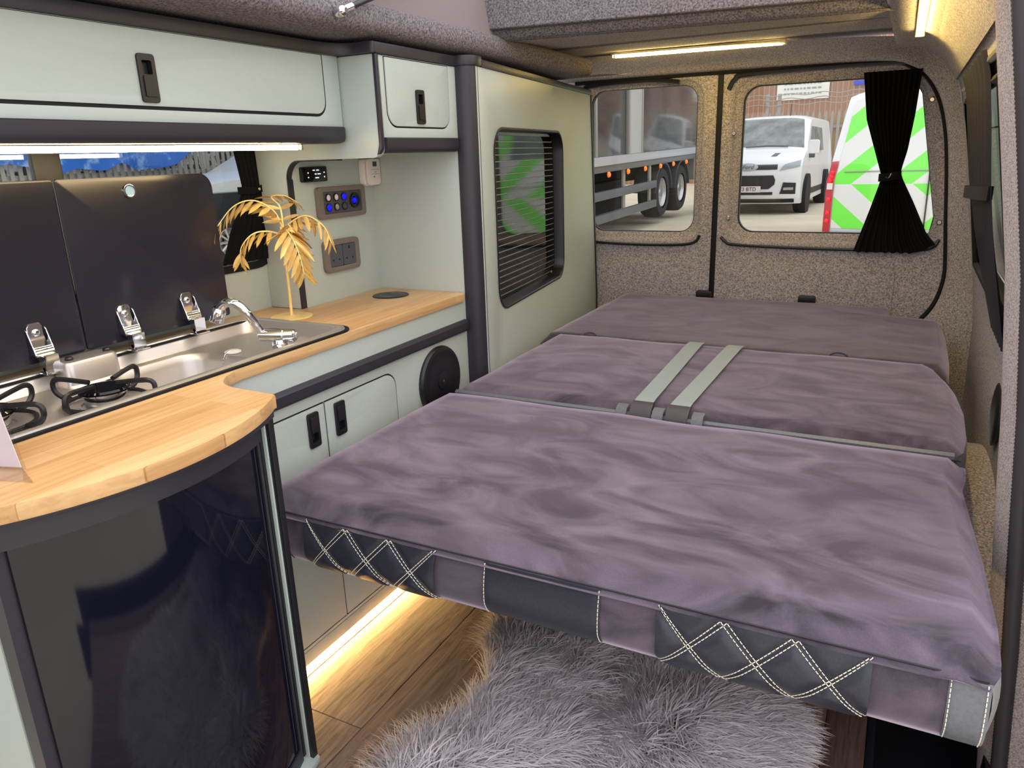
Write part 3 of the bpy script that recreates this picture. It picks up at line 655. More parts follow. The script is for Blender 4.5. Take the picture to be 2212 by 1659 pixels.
# black glass lids on hinges
def lid(y0, y1, rs, ring):
    bm = B(); plate(bm, rrect(y0, y1, .6905, .986, rs=rs, n=6), [], PX, -1.281, -1.275); l = obj('lid', bm, 'lid', su, bevel=.0012)
    if ring:
        bm = B(); plate(bm, circ(.936, .960, .0125, 24), [circ(.936, .960, .0092, 24)], PX, -1.2775, -1.271); obj('finger_ring', bm, 'chrome', l, bevel=.001)
        bm = B(); plate(bm, circ(.936, .960, .0093, 24), [], PX, -1.2755, -1.2735); obj('ring_glass', bm, mat('pale_blue_glass', (150, 185, 215), .1), l)
    return l
lA = lid(.35, .7965, (.006, .006, .006, .02), False); lB = lid(.8005, 1.128, (.006, .006, .03, .006), True)
def hinge(y, par):
    bm = B()
    plate(bm, rrect(-1.264, -1.236, y-.016, y+.016, .005, 4), [], PZ, .6752, .6785)      # foot on rim
    box(bm, -1.262, -1.246, y-.012, y+.014, .678, .706)                                      # upright link
    tube(bm, [(-1.262, y-.0155, .709), (-1.262, y+.0155, .709)], .0065, 12)                 # pin
    tube(bm, [(-1.251, y-.012, .683), (-1.251, y+.014, .683)], .0045, 10)
    # leaf on the lid, waisted
    lf = [(y-.0165, .706), (y+.0175, .706), (y+.0185, .716)] + [tuple(p) for p in arc((y+.0165, .722), (y+.009, .734), (y+.0115, .752), 5)] + [(y+.008, .758), (y-.011, .758), (y-.0145, .752), (y-.0155, .73)]
    plate(bm, lf, [], PX, -1.2745, -1.2715)
    for e_ in (-.016, .016):
        plate(bm, [(-1.2745, .706), (-1.257, .706), (-1.262, .722), (-1.270, .745), (-1.2745, .75)], [], (lambda a, b_, d: (a, d, b_)), y+e_-.001, y+e_+.001)
    lathe(bm, [(.0065, 0), (.0065, .002), (.004, .0035), (.001, .0035)], (-1.2715, y-.001, .742), 'x', 14)
    return obj('hinge', bm, 'chrome', par, bevel=.0007, seg=1)
hinge(.716, lA); hinge(.882, lB); hinge(1.022, lB)
# plug chain and waste
bm = B(); lathe(bm, [(.020, .0), (.020, .003), (.013, .004), (.012, .002)], (-1.13, .90, .5522), 'z', 24); obj('waste', bm, 'chrome', su)
bm = B(); lathe(bm, [(.016, 0), (.016, .002), (.012, .004)], (-1.150, 1.010, .647), 'z', 18); obj('plug', bm, 'white', su)
bm = B()
cp_ = cat([(-1.150, 1.006, .652), (-1.150, .996, .650), (-1.149, .984, .640), (-1.147, .972, .60), (-1.145, .96, .57)], 7)
for p in cp_: bmesh.ops.create_icosphere(bm, subdivisions=1, radius=.0017, matrix=Matrix.Translation(p))
obj('chain', bm, 'chrome', su)

# ---- folding chrome tap
tp = thing('tap', 'chrome folding tap with curved spout at the end of the steel sink', 'tap', (-1.046, 1.034, .646))
bm = B(); lathe(bm, [(.026, 0), (.026, .004), (.022, .008), (.018, .010)], (-1.046, 1.034, .6465), 'z', 28); obj('base', bm, 'chrome', tp)
bm = B(); lathe(bm, [(.016, .008), (.0155, .022), (.013, .03)], (-1.046, 1.034, .6465), 'z', 24); obj('stem', bm, 'chrome', tp)
bd = Vector((.93, .35, -.02)).normalized(); bcn = Vector((-1.050, 1.034, .684))
bm = B(); tube(bm, [bcn-bd*.036, bcn-bd*.034, bcn+bd*.012, bcn+bd*.0135, bcn+bd*.015, bcn+bd*.034, bcn+bd*.0365], [.010, .0125, .0125, .011, .0128, .0128, .010], 20); obj('valve_body', bm, 'chrome', tp)
bm = B(); q = bcn+bd*.037; tube(bm, [q, q+bd*.003], .0065, 6); obj('end_screw', bm, 'steel', tp)
bm = B(); tube(bm, [(-1.046, 1.026, .665), (-1.030, 1.012, .664), (-1.006, 1.006, .668)], [.004, .0045, .003], 8, flat=2.2); obj('lever', bm, 'chrome', tp)
sp1 = cat([bcn-bd*.030+Vector((0, 0, .004)), (-1.080, 1.012, .708), (-1.083, .996, .733), (-1.098, .986, .751), (-1.118, .980, .752), (-1.132, .976, .739)], 7)
bm = B(); tube(bm, sp1, [.008]*8+[.0088]*(len(sp1)-8), 16); obj('spout', bm, 'chrome', tp)
nd = Vector((-.38, -.15, -.9)).normalized(); n0 = Vector(sp1[-1])
bm = B(); tube(bm, [n0-nd*.004, n0, n0+nd*.002, n0+nd*.022, n0+nd*.024], [.0105, .013, .0138, .0138, .012], 18); nz_ = obj('nozzle', bm, 'chrome', tp)
bm = B(); tube(bm, [n0+nd*.0238, n0+nd*.0246], .0095, 18); obj('aerator', bm, 'greyp', nz_)

# ================================================================== FRIDGE IN THE CURVED HOUSING
def fx(y, off=0): return -.799-1.3*(y-.585)**2+off
ysf = list(np.linspace(.36, .765, 21))
fh = thing('fridge_housing', 'curved fridge housing with sage and black edge strips under the oak worktop', 'cabinet', (-1.0, .56, 0))
bm = B(); box(bm, -.984, -.836, .757, .768, 0, .6465); obj('side_panel', bm, 'sage', fh, bevel=.001)
bm = B(); box(bm, -.85, -.8245, .750, .7555, .018, .636); box(bm, -.85, -.8125, .7590, .770, .008, .6355); obj('edge_strip', bm, 'blackp', fh, bevel=.001)
bm = B(); box(bm, -.85, -.8190, .7555, .7590, .01, .6355); obj('sage_strip', bm, 'sage', fh, bevel=.0008)
bm = B(); plate(bm, [(-1.1, .77), (-.815, .772), (-.806, .768), (-.80, .74), (-.84, .70), (-1.1, .70)], [], PZ, 0, .012); obj('foot', bm, 'sage', fh, bevel=.002)
bm = B(); plate(bm, [(fx(y, .034), y) for y in np.linspace(.378, .771, 21)]+[(-.985, .771), (-.985, .378)], [], PZ, .636, .6465); obj('top_rail', bm, 'black', fh, bevel=.002)
bm = B(); box(bm, -1.3, -.874, .384, .396, .0, .636)
obj('left_panel', bm, 'sage', fh, bevel=.001)
bm = B(); box(bm, -1.25, -.888, .381, .384, .0, .60); obj('left_overlay', bm, 'sage', fh, bevel=.0008)
fr = thing('fridge', 'glossy black curved fridge door framed in black below the worktop', 'fridge', (-.9, .56, 0))
bm = B()
def fstrip(bm, y0, y1, z0, z1, o0, o1, n=20):
    ys = np.linspace(y0, y1, n+1)
    loft(bm, [[(fx(y, o0), y, z0), (fx(y, o1), y, z0), (fx(y, o1), y, z1), (fx(y, o0), y, z1)] for y in ys], True, True, True)
fstrip(bm, .378, .7490, .604, .6355, -.02, .014); fstrip(bm, .741, .7490, .01, .600, -.02, .009, 2); fstrip(bm, .390, .7490, .01, .04, -.02, .009)
box(bm, -.872, -.847, .376, .392, .01, .6355)
obj('door_frame', bm, 'black', fr, ang=50)
bm = B(); fstrip(bm, .391, .743, .035, .606, -.015, .006, 32); obj('door_panel', bm, mat('fridge_gloss', (17, 18, 32), .06, spec=.5), fr, ang=50)
bm = B(); box(bm, -1.28, -.87, .40, .745, .02, .6); obj('cabinet', bm, 'blackp', fr, bevel=.004)

# ---- acrylic card holder
hd = thing('card_holder', 'clear acrylic stand holding a white card at the left end of the worktop', 'sign holder', (-.9, .44, .668))
def HF(a, b_, d): # a along holder width, b up (leaning), d depth
    o0 = Vector((-.879, .446, .668)); ax = Vector((-.96, -.28, 0)).normalized(); up = Vector((-.30, .02, 1)).normalized(); n_ = ax.cross(up)
    return tuple(o0+ax*a+up*b_+n_*d)
bm = B(); plate(bm, [(0, .001), (.15, .001), (.15, .21), (0, .21)], [], HF, -.0012, .0008); plate(bm, [(0, .001), (.15, .001), (.15, .21), (0, .21)], [], HF, .003, .005)
vs = [Vector((-.879, .446, .6685)), Vector((-.832, .429, .6685))]; dx = Vector((-.144, -.042, 0))
loft(bm, [[vs[0], vs[1], vs[1]+dx, vs[0]+dx], [v+Vector((0, 0, .002)) for v in (vs[0], vs[1], vs[1]+dx, vs[0]+dx)]], True, True, True)
obj('acrylic', bm, 'acrylic', hd)
bm = B(); plate(bm, [(.003, .004), (.147, .004), (.147, .207), (.003, .207)], [], HF, .0012, .0026); obj('card', bm, 'paper', hd)

# ================================================================== WALL FITTINGS
XS = -1.248
ds = thing('display_unit', 'small black control display below the locker, left of the white alarm', 'display', (XS, 1.397, .956))
bm = B(); plate(bm, rrect(1.357, 1.438, .955, .990, .005, 5), [], PX, XS, XS+.014); obj('case', bm, 'gloss', ds, bevel=.002)
bm = B()
for (y, z, w) in ((1.392, .9815, .007), (1.405, .9815, .009), (1.397, .973, .006), (1.409, .973, .011), (1.401, .9645, .012)):
    box(bm, XS+.0139, XS+.0145, y-w*.5, y+w*.5, z-.0011, z+.0011)
for (y, z) in ((1.372, .976), (1.372, .966), (1.427, .976), (1.427, .966)): box(bm, XS+.0139, XS+.0145, y-.0015, y+.0015, z-.0014, z+.0014)
obj('readout', bm, 'text', ds)
al = thing('gas_alarm', 'white gas alarm with small grey screen at the corner under the locker', 'alarm', (XS, 1.603, .938))
bm = B(); plate(bm, rrect(1.574, 1.6285, .937, 1.0035, .010, 6), [], PX, XS, XS+.018); obj('back_case', bm, 'white', al, bevel=.003)
bm = B(); plate(bm, rrect(1.577, 1.6285, .9385, 1.0035, .009, 6), [], PX, XS+.019, XS+.028); obj('front_case', bm, 'white', al, bevel=.003)
bm = B(); plate(bm, rrect(1.597, 1.613, .984, .996, .001, 3), [], PX, XS+.0275, XS+.0286); obj('screen', bm, mat('lcd_grey', (74, 80, 84), .3), al)
bm = B(); box(bm, XS+.0275, XS+.0284, 1.59, 1.622, .9765, .9772); box(bm, XS+.0275, XS+.0284, 1.59, 1.622, .9655, .9662); plate(bm, circ(1.6005, .959, .0022, 10), [], PX, XS+.0275, XS+.0285)
for k in range(3): box(bm, XS+.0275, XS+.0284, 1.602+k*.003, 1.604+k*.003, .970, .9715)
obj('markings', bm, mat('alarm_print', (90, 84, 84), .5), al)
sw = thing('switch_panel', 'grey switch panel with six round buttons and a charging socket lit blue', 'switch panel', (XS, 1.487, .868))
bm = B(); plate(bm, rrect(1.400, 1.577, .867, .942, .010, 6), [rrect(1.418, 1.562, .879, .930, .005, 4)], PX, XS, XS+.013); obj('bezel', bm, 'greyp', sw, bevel=.003)
bm = B(); plate(bm, rrect(1.417, 1.563, .878, .931, .005, 4), [], PX, XS+.001, XS+.009); obj('insert', bm, 'greyd', sw, bevel=.001)
for (y, z, mm) in ((1.437, .9165, 'paper'), (1.466, .9165, 'paper'), (1.495, .9165, 'blue'), (1.437, .8935, 'blue'), (1.466, .8935, 'steel'), (1.495, .8935, 'greyd')):
    bm = B(); plate(bm, circ(y, z, .0098, 20), [circ(y, z, .0072, 20)], PX, XS+.008, XS+.0125); bt = obj('button', bm, 'blackp', sw, bevel=.0006, seg=1)
    bm = B(); lathe(bm, [(.0071, .009), (.0071, .0115), (.005, .0125)], (XS, y, z), 'x', 18); obj('button_face', bm, mm, bt)
bm = B(); plate(bm, circ(1.535, .905, .0185, 28), [circ(1.535, .905, .013, 28)], PX, XS+.008, XS+.0145); us = obj('charging_socket', bm, 'blackp', sw, bevel=.001)
bm = B(); lathe(bm, [(.0128, .004), (.0128, .0085), (.01, .009)], (XS, 1.535, .905), 'x', 20); obj('socket_face', bm, 'gloss', us)
bm = B(); lathe(bm, [(.0068, .009), (.0068, .0105), (.004, .011)], (XS, 1.535, .905), 'x', 14); obj('blue_lamp', bm, 'blue', us)
so = thing('double_socket', 'grey double mains socket on the sage panel above the oak worktop', 'socket', (XS, 1.47, .739))
bm = B(); plate(bm, rrect(1.405, 1.535, .738, .816, .012, 6), [rrect(1.421, 1.519, .751, .803, .004, 4)], PX, XS, XS+.013); obj('bezel', bm, 'greyp', so, bevel=.003)
for y in (1.4445, 1.4955):
    ho = [[(y-.0035, .790), (y+.0035, .790), (y+.0022, .798), (y-.0022, .798)], rrect(y-.0145, y-.0085, .765, .769, .001, 2), rrect(y+.0085, y+.0145, .765, .769, .001, 2)]
    bm = B(); plate(bm, rrect(y-.0245, y+.0245, .7515, .8025, .004, 4), ho, PX, XS+.003, XS+.011); fpl = obj('socket_plate', bm, 'greyd', so)
    bm = B(); box(bm, XS+.001, XS+.003, y-.022, y+.022, .755, .80); obj('pin_holes', bm, 'dark', fpl)

# ================================================================== GOLD PALM ORNAMENT
PO = Vector((-1.206, 1.238, .668))
pm_ = thing('palm_ornament', 'gold metal palm ornament on a round base by the sink', 'ornament', tuple(PO))
bm = B(); lathe(bm, [(.046, 0), (.0465, .0012), (.045, .0025), (.01, .0035), (.006, .005)], tuple(PO), 'z', 40); obj('base', bm, 'brass', pm_)
top = PO+Vector((.006, -.006, .20))
bm = B(); tube(bm, cat([tuple(PO), (PO.x+.003, PO.y-.001, PO.z+.10), tuple(top)], 8), .0032, 10); obj('stem', bm, 'brass', pm_)
# leaf blade mesh shared by all blades
def leaf_mesh():
    bm = B(); L_ = .056
    rings = []
    for t in np.linspace(0, 1, 7):
        w = .0058*math.sin(pi*min(1, t*.93+.07))**.7*(1 if t < .98 else .15); z = -.010*t*t
        rings.append([(t*L_, -w, z), (t*L_, 0, z-.0016), (t*L_, w, z)])
    loft(bm, rings, False); bmesh.ops.solidify(bm, geom=bm.faces[:], thickness=.0006)
    for f in bm.faces: f.smooth = True
    me = bpy.data.meshes.new('leaf'); bm.to_mesh(me); bm.free(); me.materials.append(MT['brass']); return me
LM = leaf_mesh()
right = Vector((.86, .51, 0)); toward = Vector((.51, -.86, 0))
def frond(path, blades, fold=.75, size=1., start=.12):
    pts = cat(path, 10)
    bm = B(); tube(bm, pts, [lerp(.0022, .0008, i/(len(pts)-1)) for i in range(len(pts))], 6); fo = obj('frond', bm, 'brass', pm_)
    n = len(pts)
    for k in range(blades):
        t = start+(1-start)*k/(blades-1); i = min(n-2, int(t*(n-1))); p = pts[i]; tg = (pts[i+1]-pts[max(0, i-1)]).normalized()
        sz = size*(.62+.55*math.sin(pi*(.15+.8*t)))
        sd = tg.cross(Vector((0, 0, 1)))
        if sd.length < .2: sd = tg.cross(toward)
        sd.normalize(); upv = sd.cross(tg).normalized()
        for s in (-1, 1):
            dirv = (tg*(.45+.5*t)+sd*s*.75+Vector((0, 0, -1))*fold*.55).normalized()
            yv = (upv.cross(dirv)).normalized(); zv = dirv.cross(yv).normalized()
            lf = bpy.data.objects.new('leaf', LM); COL.objects.link(lf); lf.parent = fo
            lf.matrix_local = Matrix.Translation(p-ORG[fo.name]) @ Matrix((dirv, yv, zv)).transposed().to_4x4() @ Matrix.Diagonal((sz, 1.0*min(1.15, sz), sz, 1))
cr = PO+Vector((.004, -.004, .215))
def Q(r, t, z): return tuple(PO+right*r+toward*t+Vector((0, 0, z)))
st0 = Q(.004, .0, .195); st1 = Q(.012, .0, .178)
# upper left frond (long, arching over to the left)
frond([st0, Q(-.010, .010, .235), Q(-.045, .025, .258), Q(-.085, .04, .247), Q(-.125, .06, .20)], 10, .9, .85)
# top back frond
frond([st0, Q(.0, -.012, .24), Q(-.02, -.03, .262), Q(.005, -.05, .262), Q(.03, -.06, .245)], 8, .5, .7)
# right arching frond
frond([st0, Q(.035, .012, .215), Q(.065, .025, .222), Q(.098, .035, .20), Q(.112, .042, .165)], 9, 1.0, .78)
# lower left frond
frond([st1, Q(-.02, .03, .193), Q(-.05, .045, .190), Q(-.075, .05, .165), Q(-.082, .052, .135)], 9, .9, .78)
# front drooping frond
frond([st1, Q(.02, .04, .195), Q(.038, .065, .175), Q(.05, .075, .14), Q(.055, .078, .105)], 10, .55, .95)
# inner small frond
frond([st0, Q(.02, .02, .205), Q(.028, .035, .20), Q(.032, .045, .188)], 6, .6, .6)

# ================================================================== BED
def cushion(name, x0, x1, y0, y1, z0, z1, r, m, par, seed=0, crown=.008, wob=.003, nx=44, ny=26, notch=None, xr=None):
    """soft box as one closed mesh: top grid plus sides with rounded edge"""
    bm = B(); rings = []
    per = []
    N = 14
    def outline(inset):
        a0, a1, b0, b1 = x0+inset, x1-inset, y0+inset, y1-inset; c = max(.004, .035-inset)
        pts = []
        base = rrect(a0, a1, b0, b1, c, 5)
        # densify the straight sides
        out = []
        for i in range(len(base)):
            p, q = Vector(base[i]), Vector(base[(i+1) % len(base)]); L_ = (q-p).length; k = max(1, int(L_/.03))
            for j in range(k): out.append(p.lerp(q, j/k))
        return out
    # generate on a grid: map the unit square to rounded shape
    us = np.linspace(0, 1, nx); vs_ = np.linspace(0, 1, ny)
    def xr_(y): return xr(y) if xr else x1
    def P3(u, v, lev):
        y = lerp(y0, y1, v); xe = xr_(y); x = lerp(x0, xe, u)
        return x, y
    top = {}
    for i, u in enumerate(us):
        for j, v in enumerate(vs_):
            x, y = P3(u, v, 0); xe = xr_(y)
            dx_ = min(x-x0, xe-x); dy_ = min(y-y0, y1-y)
            if notch and x > notch[0] and y > notch[1]: pass
            def rd(d): return 0 if d >= r else r-math.sqrt(max(0, r*r-(r-d)**2))
            zz_ = z1 + crown*(min(1, dx_/.18))*(min(1, dy_/.18)) - rd(dx_) - rd(dy_)*(1 if dx_ > r else .6)
            zz_ += wob*noise.noise(Vector((x*6+seed, y*6, seed)))
            zz_ = max(zz_, z1-r*1.0)
            top[i, j] = bm.verts.new((x, y, zz_))
    for i in range(nx-1):
        for j in range(ny-1): bm.faces.new((top[i, j], top[i+1, j], top[i+1, j+1], top[i, j+1]))
    rim = [top[i, 0] for i in range(nx)]+[top[nx-1, j] for j in range(1, ny)]+[top[i, ny-1] for i in range(nx-2, -1, -1)]+[top[0, j] for j in range(ny-2, 0, -1)]
    prev = rim
    for k, t in enumerate(np.linspace(.15, 1, 7)):
        cur = []
        for v in rim:
            x, y, z = v.co; zt = lerp(z, z0, t); bul = .006*math.sin(pi*t)
            ddx = bul if x > (x0+x1)/2 and abs(x-xr_(y)) < 1e-5 else (-bul if abs(x-x0) < 1e-5 else 0)
            ddy = -bul if abs(y-y0) < 1e-5 else (bul if abs(y-y1) < 1e-5 else 0)
            if t == 1: ddx *= 0; ddy *= 0
            cur.append(bm.verts.new((x+ddx, y+ddy, zt)))
        n = len(rim)
        for a in range(n): bm.faces.new((prev[a], cur[a], cur[(a+1) % n], prev[(a+1) % n]))
        prev = cur
    bm.faces.new(prev)
    return obj(name, bm, m, par, ang=70)
def clip_us(n, x0, x1, r):
    return None
bed = thing('sofa_bed', 'plum grey suede bed folded flat, front seat and backrest cushions with quilted leather edge', 'bed', (-.4, 1.45, 0))
YF = .832
def xr1(y): return pw(y, [(.8245, .128), (.855, .143), (.95, .146), (1.1, .142), (1.25, .134), (1.36, .128), (1.42, .137), (1.47, .138)])
seat = cushion('seat_cushion', -.950, .14, .8245, 1.462, .434, .4625, .028, 'suede', bed, 1, xr=xr1, crown=.006)
def xr2(y): return pw(y, [(1.48, .118), (1.52, .138), (1.6, .147), (1.78, .150), (1.92, .14), (2.03, .122), (2.06, .105), (2.10, .085)])
back = cushion('backrest_cushion', -.938, .145, 1.484, 2.095, .43, .4655, .024, 'suede', bed, 2, xr=xr2, crown=.006)
# lower upholstery of the seat: suede band with leather inserts, following a bulged front face
def FYb(x, z):
    t = (z-.352)/(.440-.352); t = min(1, max(0, t))
    return YF-.002-.010*math.sin(pi*min(1, t*.75+.2))+.035*max(0, .28-t)**1.5*2
bm = B()
xs_ = np.linspace(-.950, .134, 60); zs_ = np.linspace(.350, .441, 9)
loft(bm, [[(x, FYb(x, z), z) for x in xs_] for z in zs_], False)
loft(bm, [[(x, FYb(x, .35), .350) for x in xs_], [(x, .93, .343) for x in xs_], [(x, 1.455, .343) for x in xs_], [(x, 1.458, .44) for x in xs_]], False)
obj('front_band', bm, 'suede', bed, ang=75)
bm = B(); loft(bm, [[(-.950, y, z) for y, z in ((FYb(0, .35), .35), (FYb(0, .395), .395), (FYb(0, .44), .44), (1.458, .44), (1.458, .343), (.93, .343))]] + [[(-.944, y, z) for y, z in ((FYb(0, .35), .35), (FYb(0, .395), .395), (FYb(0, .44), .44), (1.458, .44), (1.458, .343), (.93, .343))]], True, True, True); obj('left_side', bm, 'suede', bed)
# pale leather right side panel
bm = B()
def rside(z): return .006*math.sin(pi*(z-.35)/.1)
ys_ = list(np.linspace(.835, 1.455, 24))
loft(bm, [[(xr1(y)+.002+rside(z), y, z) for y in ys_] for z in np.linspace(.350, .434, 6)], False); bmesh.ops.solidify(bm, geom=bm.faces[:], thickness=.01)
obj('side_leather', bm, 'leatherl', bed)
def panel(name, xa, xb, m, quilt, edge_stitch):
    bm = B(); nx_, nz_ = 54 if quilt else 20, 22 if quilt else 10
    w = xb-xa; za, zb = .353, .4385
    def pos(u, v, lift=.0035):
        x = lerp(xa, xb, u); z = lerp(za, zb, v)
        y = FYb(x, z)-lift
        if quilt:
            c = u*3; f1 = (c+v) % 1; f2 = (c-v) % 1
            d = min(min(f1, 1-f1), min(f2, 1-f2)); y -= .0065*min(1, d*4.5)**.6
        e = min(1, min(u*w, (1-u)*w)/.006, )
        return Vector((x, y+.002*(1-e), z))
    loft(bm, [[pos(u, v) for u in np.linspace(0, 1, nx_)] for v in np.linspace(0, 1, nz_)], False)
    p = obj(name, bm, m, bed, ang=80)
    # stitching: short dashes
    bm = B()
    def stitch(a, b_):
        n = max(2, int((pos(*a)-pos(*b_)).length/.0058))
        for k in range(n):
            t0, t1 = (k+.12)/n, (k+.86)/n
            q0 = pos(lerp(a[0], b_[0], t0), lerp(a[1], b_[1], t0), .0048); q1 = pos(lerp(a[0], b_[0], t1), lerp(a[1], b_[1], t1), .0048)
            tube(bm, [q0, (q0+q1)/2+Vector((0, -.0005, 0)), q1], .00065, 5)
    if quilt:
        dl = .0042/w
        for k in range(3):
            for o_ in (-1, 1):
                stitch((min(1, max(0, k/3+o_*dl)), 1), (min(1, max(0, (k+1)/3+o_*dl)), 0)); stitch((min(1, max(0, k/3+o_*dl)), 0), (min(1, max(0, (k+1)/3+o_*dl)), 1))
    if edge_stitch:
        for u in edge_stitch: stitch((u, 0), (u, 1))
    sti = obj('stitching', bm, 'thread', p); sti['kind'] = 'stuff'
    return p
panel('quilted_panel', -.826, -.572, 'leather', True, None)
panel('plain_panel', -.490, -.310, 'leather', False, (.012, .988))
panel('quilted_panel', -.231, .021, 'leather', True, None)
panel('corner_panel', .097, .1375, 'leatherl', False, (.05, .90))
# seams between band pieces
bm = B()
for x in (-.873,): tube(bm, [(x, FYb(x, z)-.0006, z) for z in zs_], .0008, 4)
tube(bm, [(x, FYb(x, .4405)-.001, .4405) for x in xs_], .0014, 5)
obj('seam_line', bm, mat('seam_thread', (48, 42, 50), .8), bed)
# backrest lower upholstery: grey leather front, right side
bm = B(); loft(bm, [[(x, 1.475, z) for x in np.linspace(-.935, .125, 40)] for z in (.36, .40, .440, .452)] + [[(x, 1.483, .456) for x in np.linspace(-.935, .125, 40)]], False)
bm2 = bm; bmesh.ops.solidify(bm, geom=bm.faces[:], thickness=-.006); obj('leather_front', bm, 'leatherl', back)
bm = B(); loft(bm, [[(xr2(y)+.003+.006*math.sin(pi*(z-.35)/.1), y, z) for y in np.linspace(1.49, 2.09, 20)] for z in np.linspace(.352, .444, 6)], False); bmesh.ops.solidify(bm, geom=bm.faces[:], thickness=.01); obj('leather_side', bm, 'leatherl', back)
bm = B(); box(bm, -.93, .11, 1.485, 2.09, .35, .44); obj('foam_base', bm, 'leather', bed, bevel=.006)
# zip along the joint
bm = B()
for k in range(180):
    x = lerp(-.20, .134, k/179); bmesh.ops.create_cube(bm, size=.0017, matrix=Matrix.Translation((x, 1.4655, .4475+.0*k)))
zp = obj('zip', bm, 'blackp', seat); zp['kind'] = 'stuff'
# seat belts: webbing over the backrest, into the recess at the joint
def belt(xn, xf, w):
    bm = B(); rings = []
    for t in np.linspace(0, 1, 26):
        y = lerp(1.478, 2.083, t); x = lerp(xn, xf, t)
        z = .4745 - .020*max(0, 1-(y-1.478)/.035)**2 - .006*max(0, (y-2.04)/.05)
        rg = []
        for q in range(12):
            u = -w/2+w*q/11; rg.append((x+u, y, z+.0018+(.0007 if q % 2 else 0)))
        rings.append(rg)
    loft(bm, rings, False); bmesh.ops.solidify(bm, geom=bm.faces[:], thickness=.0016)
    bt = obj('seat_belt', bm, 'belt', bed, ang=80)
    bm = B(); loft(bm, [[(xn+u, y, z) for u in (-w/2-.001, w/2+.001)] for y, z in ((1.500, .4775), (1.486, .474), (1.474, .463), (1.468, .450), (1.466, .43))], False); bmesh.ops.solidify(bm, geom=bm.faces[:], thickness=.002)
    obj('belt_end_shade', bm, mat('shaded_belt_end', (64, 58, 60), .45), bt)  # strap end coloured dark for the shading where it rounds over the edge
belt(-.466, -.492, .044); belt(-.387, -.382, .044)
for x in (-.508, -.427, -.342):
    bm = B(); loft(bm, [[(x+u, y, z) for u in (-.012, .0, .012)] for y, z in ((1.492, .470), (1.476, .466), (1.468, .455), (1.464, .43))], False); bmesh.ops.solidify(bm, geom=bm.faces[:], thickness=.004)
    obj('belt_guide', bm, 'leatherl', bed)
# black steel bed frame under the seat
bm = B()
for x in (-.80, .06): box(bm, x-.015, x+.015, 1.0, 2.05, .30, .345)
for x in (-.80, .06): box(bm, x-.015, x+.015, 1.45, 1.49, 0.001, .30)
for y in (1.02, 2.0): box(bm, -.80, .06, y-.015, y+.015, .312, .342)
box(bm, -.9, .12, 1.5, 1.52, .03, .33)
obj('bed_frame', bm, 'blackp', bed, bevel=.002)
# rear cushion
rc = thing('rear_mattress', 'dark grey suede mattress cushion against the back doors', 'mattress', (-.4, 2.5, .34))
def xr3(y): return pw(y, [(2.10, .128), (2.14, .140), (2.3, .147), (2.55, .147), (2.70, .142), (2.705, .01), (2.72, -.002), (2.89, -.012)])
cushion('cushion', -.998, .14, 2.105, 2.888, .345, .452, .03, 'suede_grey', rc, 5, xr=xr3, crown=.008, wob=.004, ny=40)
for x in (-.83, -.12):
    bm = B(); tube(bm, cat([(x-.022, 2.100, .452), (x-.020, 2.103, .462), (x-.008, 2.108, .467), (x+.008, 2.108, .467), (x+.020, 2.103, .462), (x+.022, 2.100, .452)], 4), .0028, 6); obj('pull_tab', bm, 'suede_grey', rc)
bm = B(); box(bm, -.96, .10, 2.14, 2.85, .02, .34); obj('base_box', bm, 'feltd', rc, bevel=.004)

# ================================================================== CURTAINS
def curtain(name, label, fn, tie, nu=90, nv=40, m='curtain', amp=.008, folds=11):
    bm = B()
    rows = []
    for j in range(nv):
        v = j/(nv-1); rows.append([fn(i/(nu-1), v, amp*math.sin(2*pi*folds*i/(nu-1)+.6*math.sin(3*v+folds))) for i in range(nu)])
    loft(bm, rows, False); bmesh.ops.solidify(bm, geom=bm.faces[:], thickness=.002)
    t = obj(name, bm, m, None, ang=80)
    tag(t, label, 'curtain', 'dark window curtains')
    return t
# right rear window
def c1(u, v, f):
    l = pw(v, [(0, -.172), (.25, -.150), (.45, -.110), (.56, -.088), (.60, -.090), (.75, -.112), (1, -.152)])
    r = pw(v, [(0, .0), (.08, -.004), (.25, -.008), (.45, -.018), (.56, -.030), (.60, -.026), (.75, .018), (.93, .066), (1, .098)])
    z = lerp(1.222, .640+.03*max(0, u-.75)*4*(u > .75)*1, v)
    dep = .020+.012*math.sin(pi*v)
    return (lerp(l, r, u), 2.893-dep+f*.8, z+.0015*math.sin(u*60)*v)
ct = curtain('curtain', 'black pleated curtain tied at the middle on the right rear window', c1, None)
bm = B(); loft(bm, [[(-.062+.034*math.cos(t), 2.862+.016*math.sin(t), z+.004*math.cos(t)) for t in np.linspace(0, 2*pi, 22)] for z in (.880, .905)], False); bmesh.ops.solidify(bm, geom=bm.faces[:], thickness=.0015); obj('tie_band', bm, 'curtain', ct)
bm = B(); tube(bm, cat([(-.075, 2.844, .892), (-.066, 2.842, .888), (-.060, 2.842, .896), (-.058, 2.843, .903)], 4), .0012, 5); obj('tie_hook', bm, 'chrome', ct)
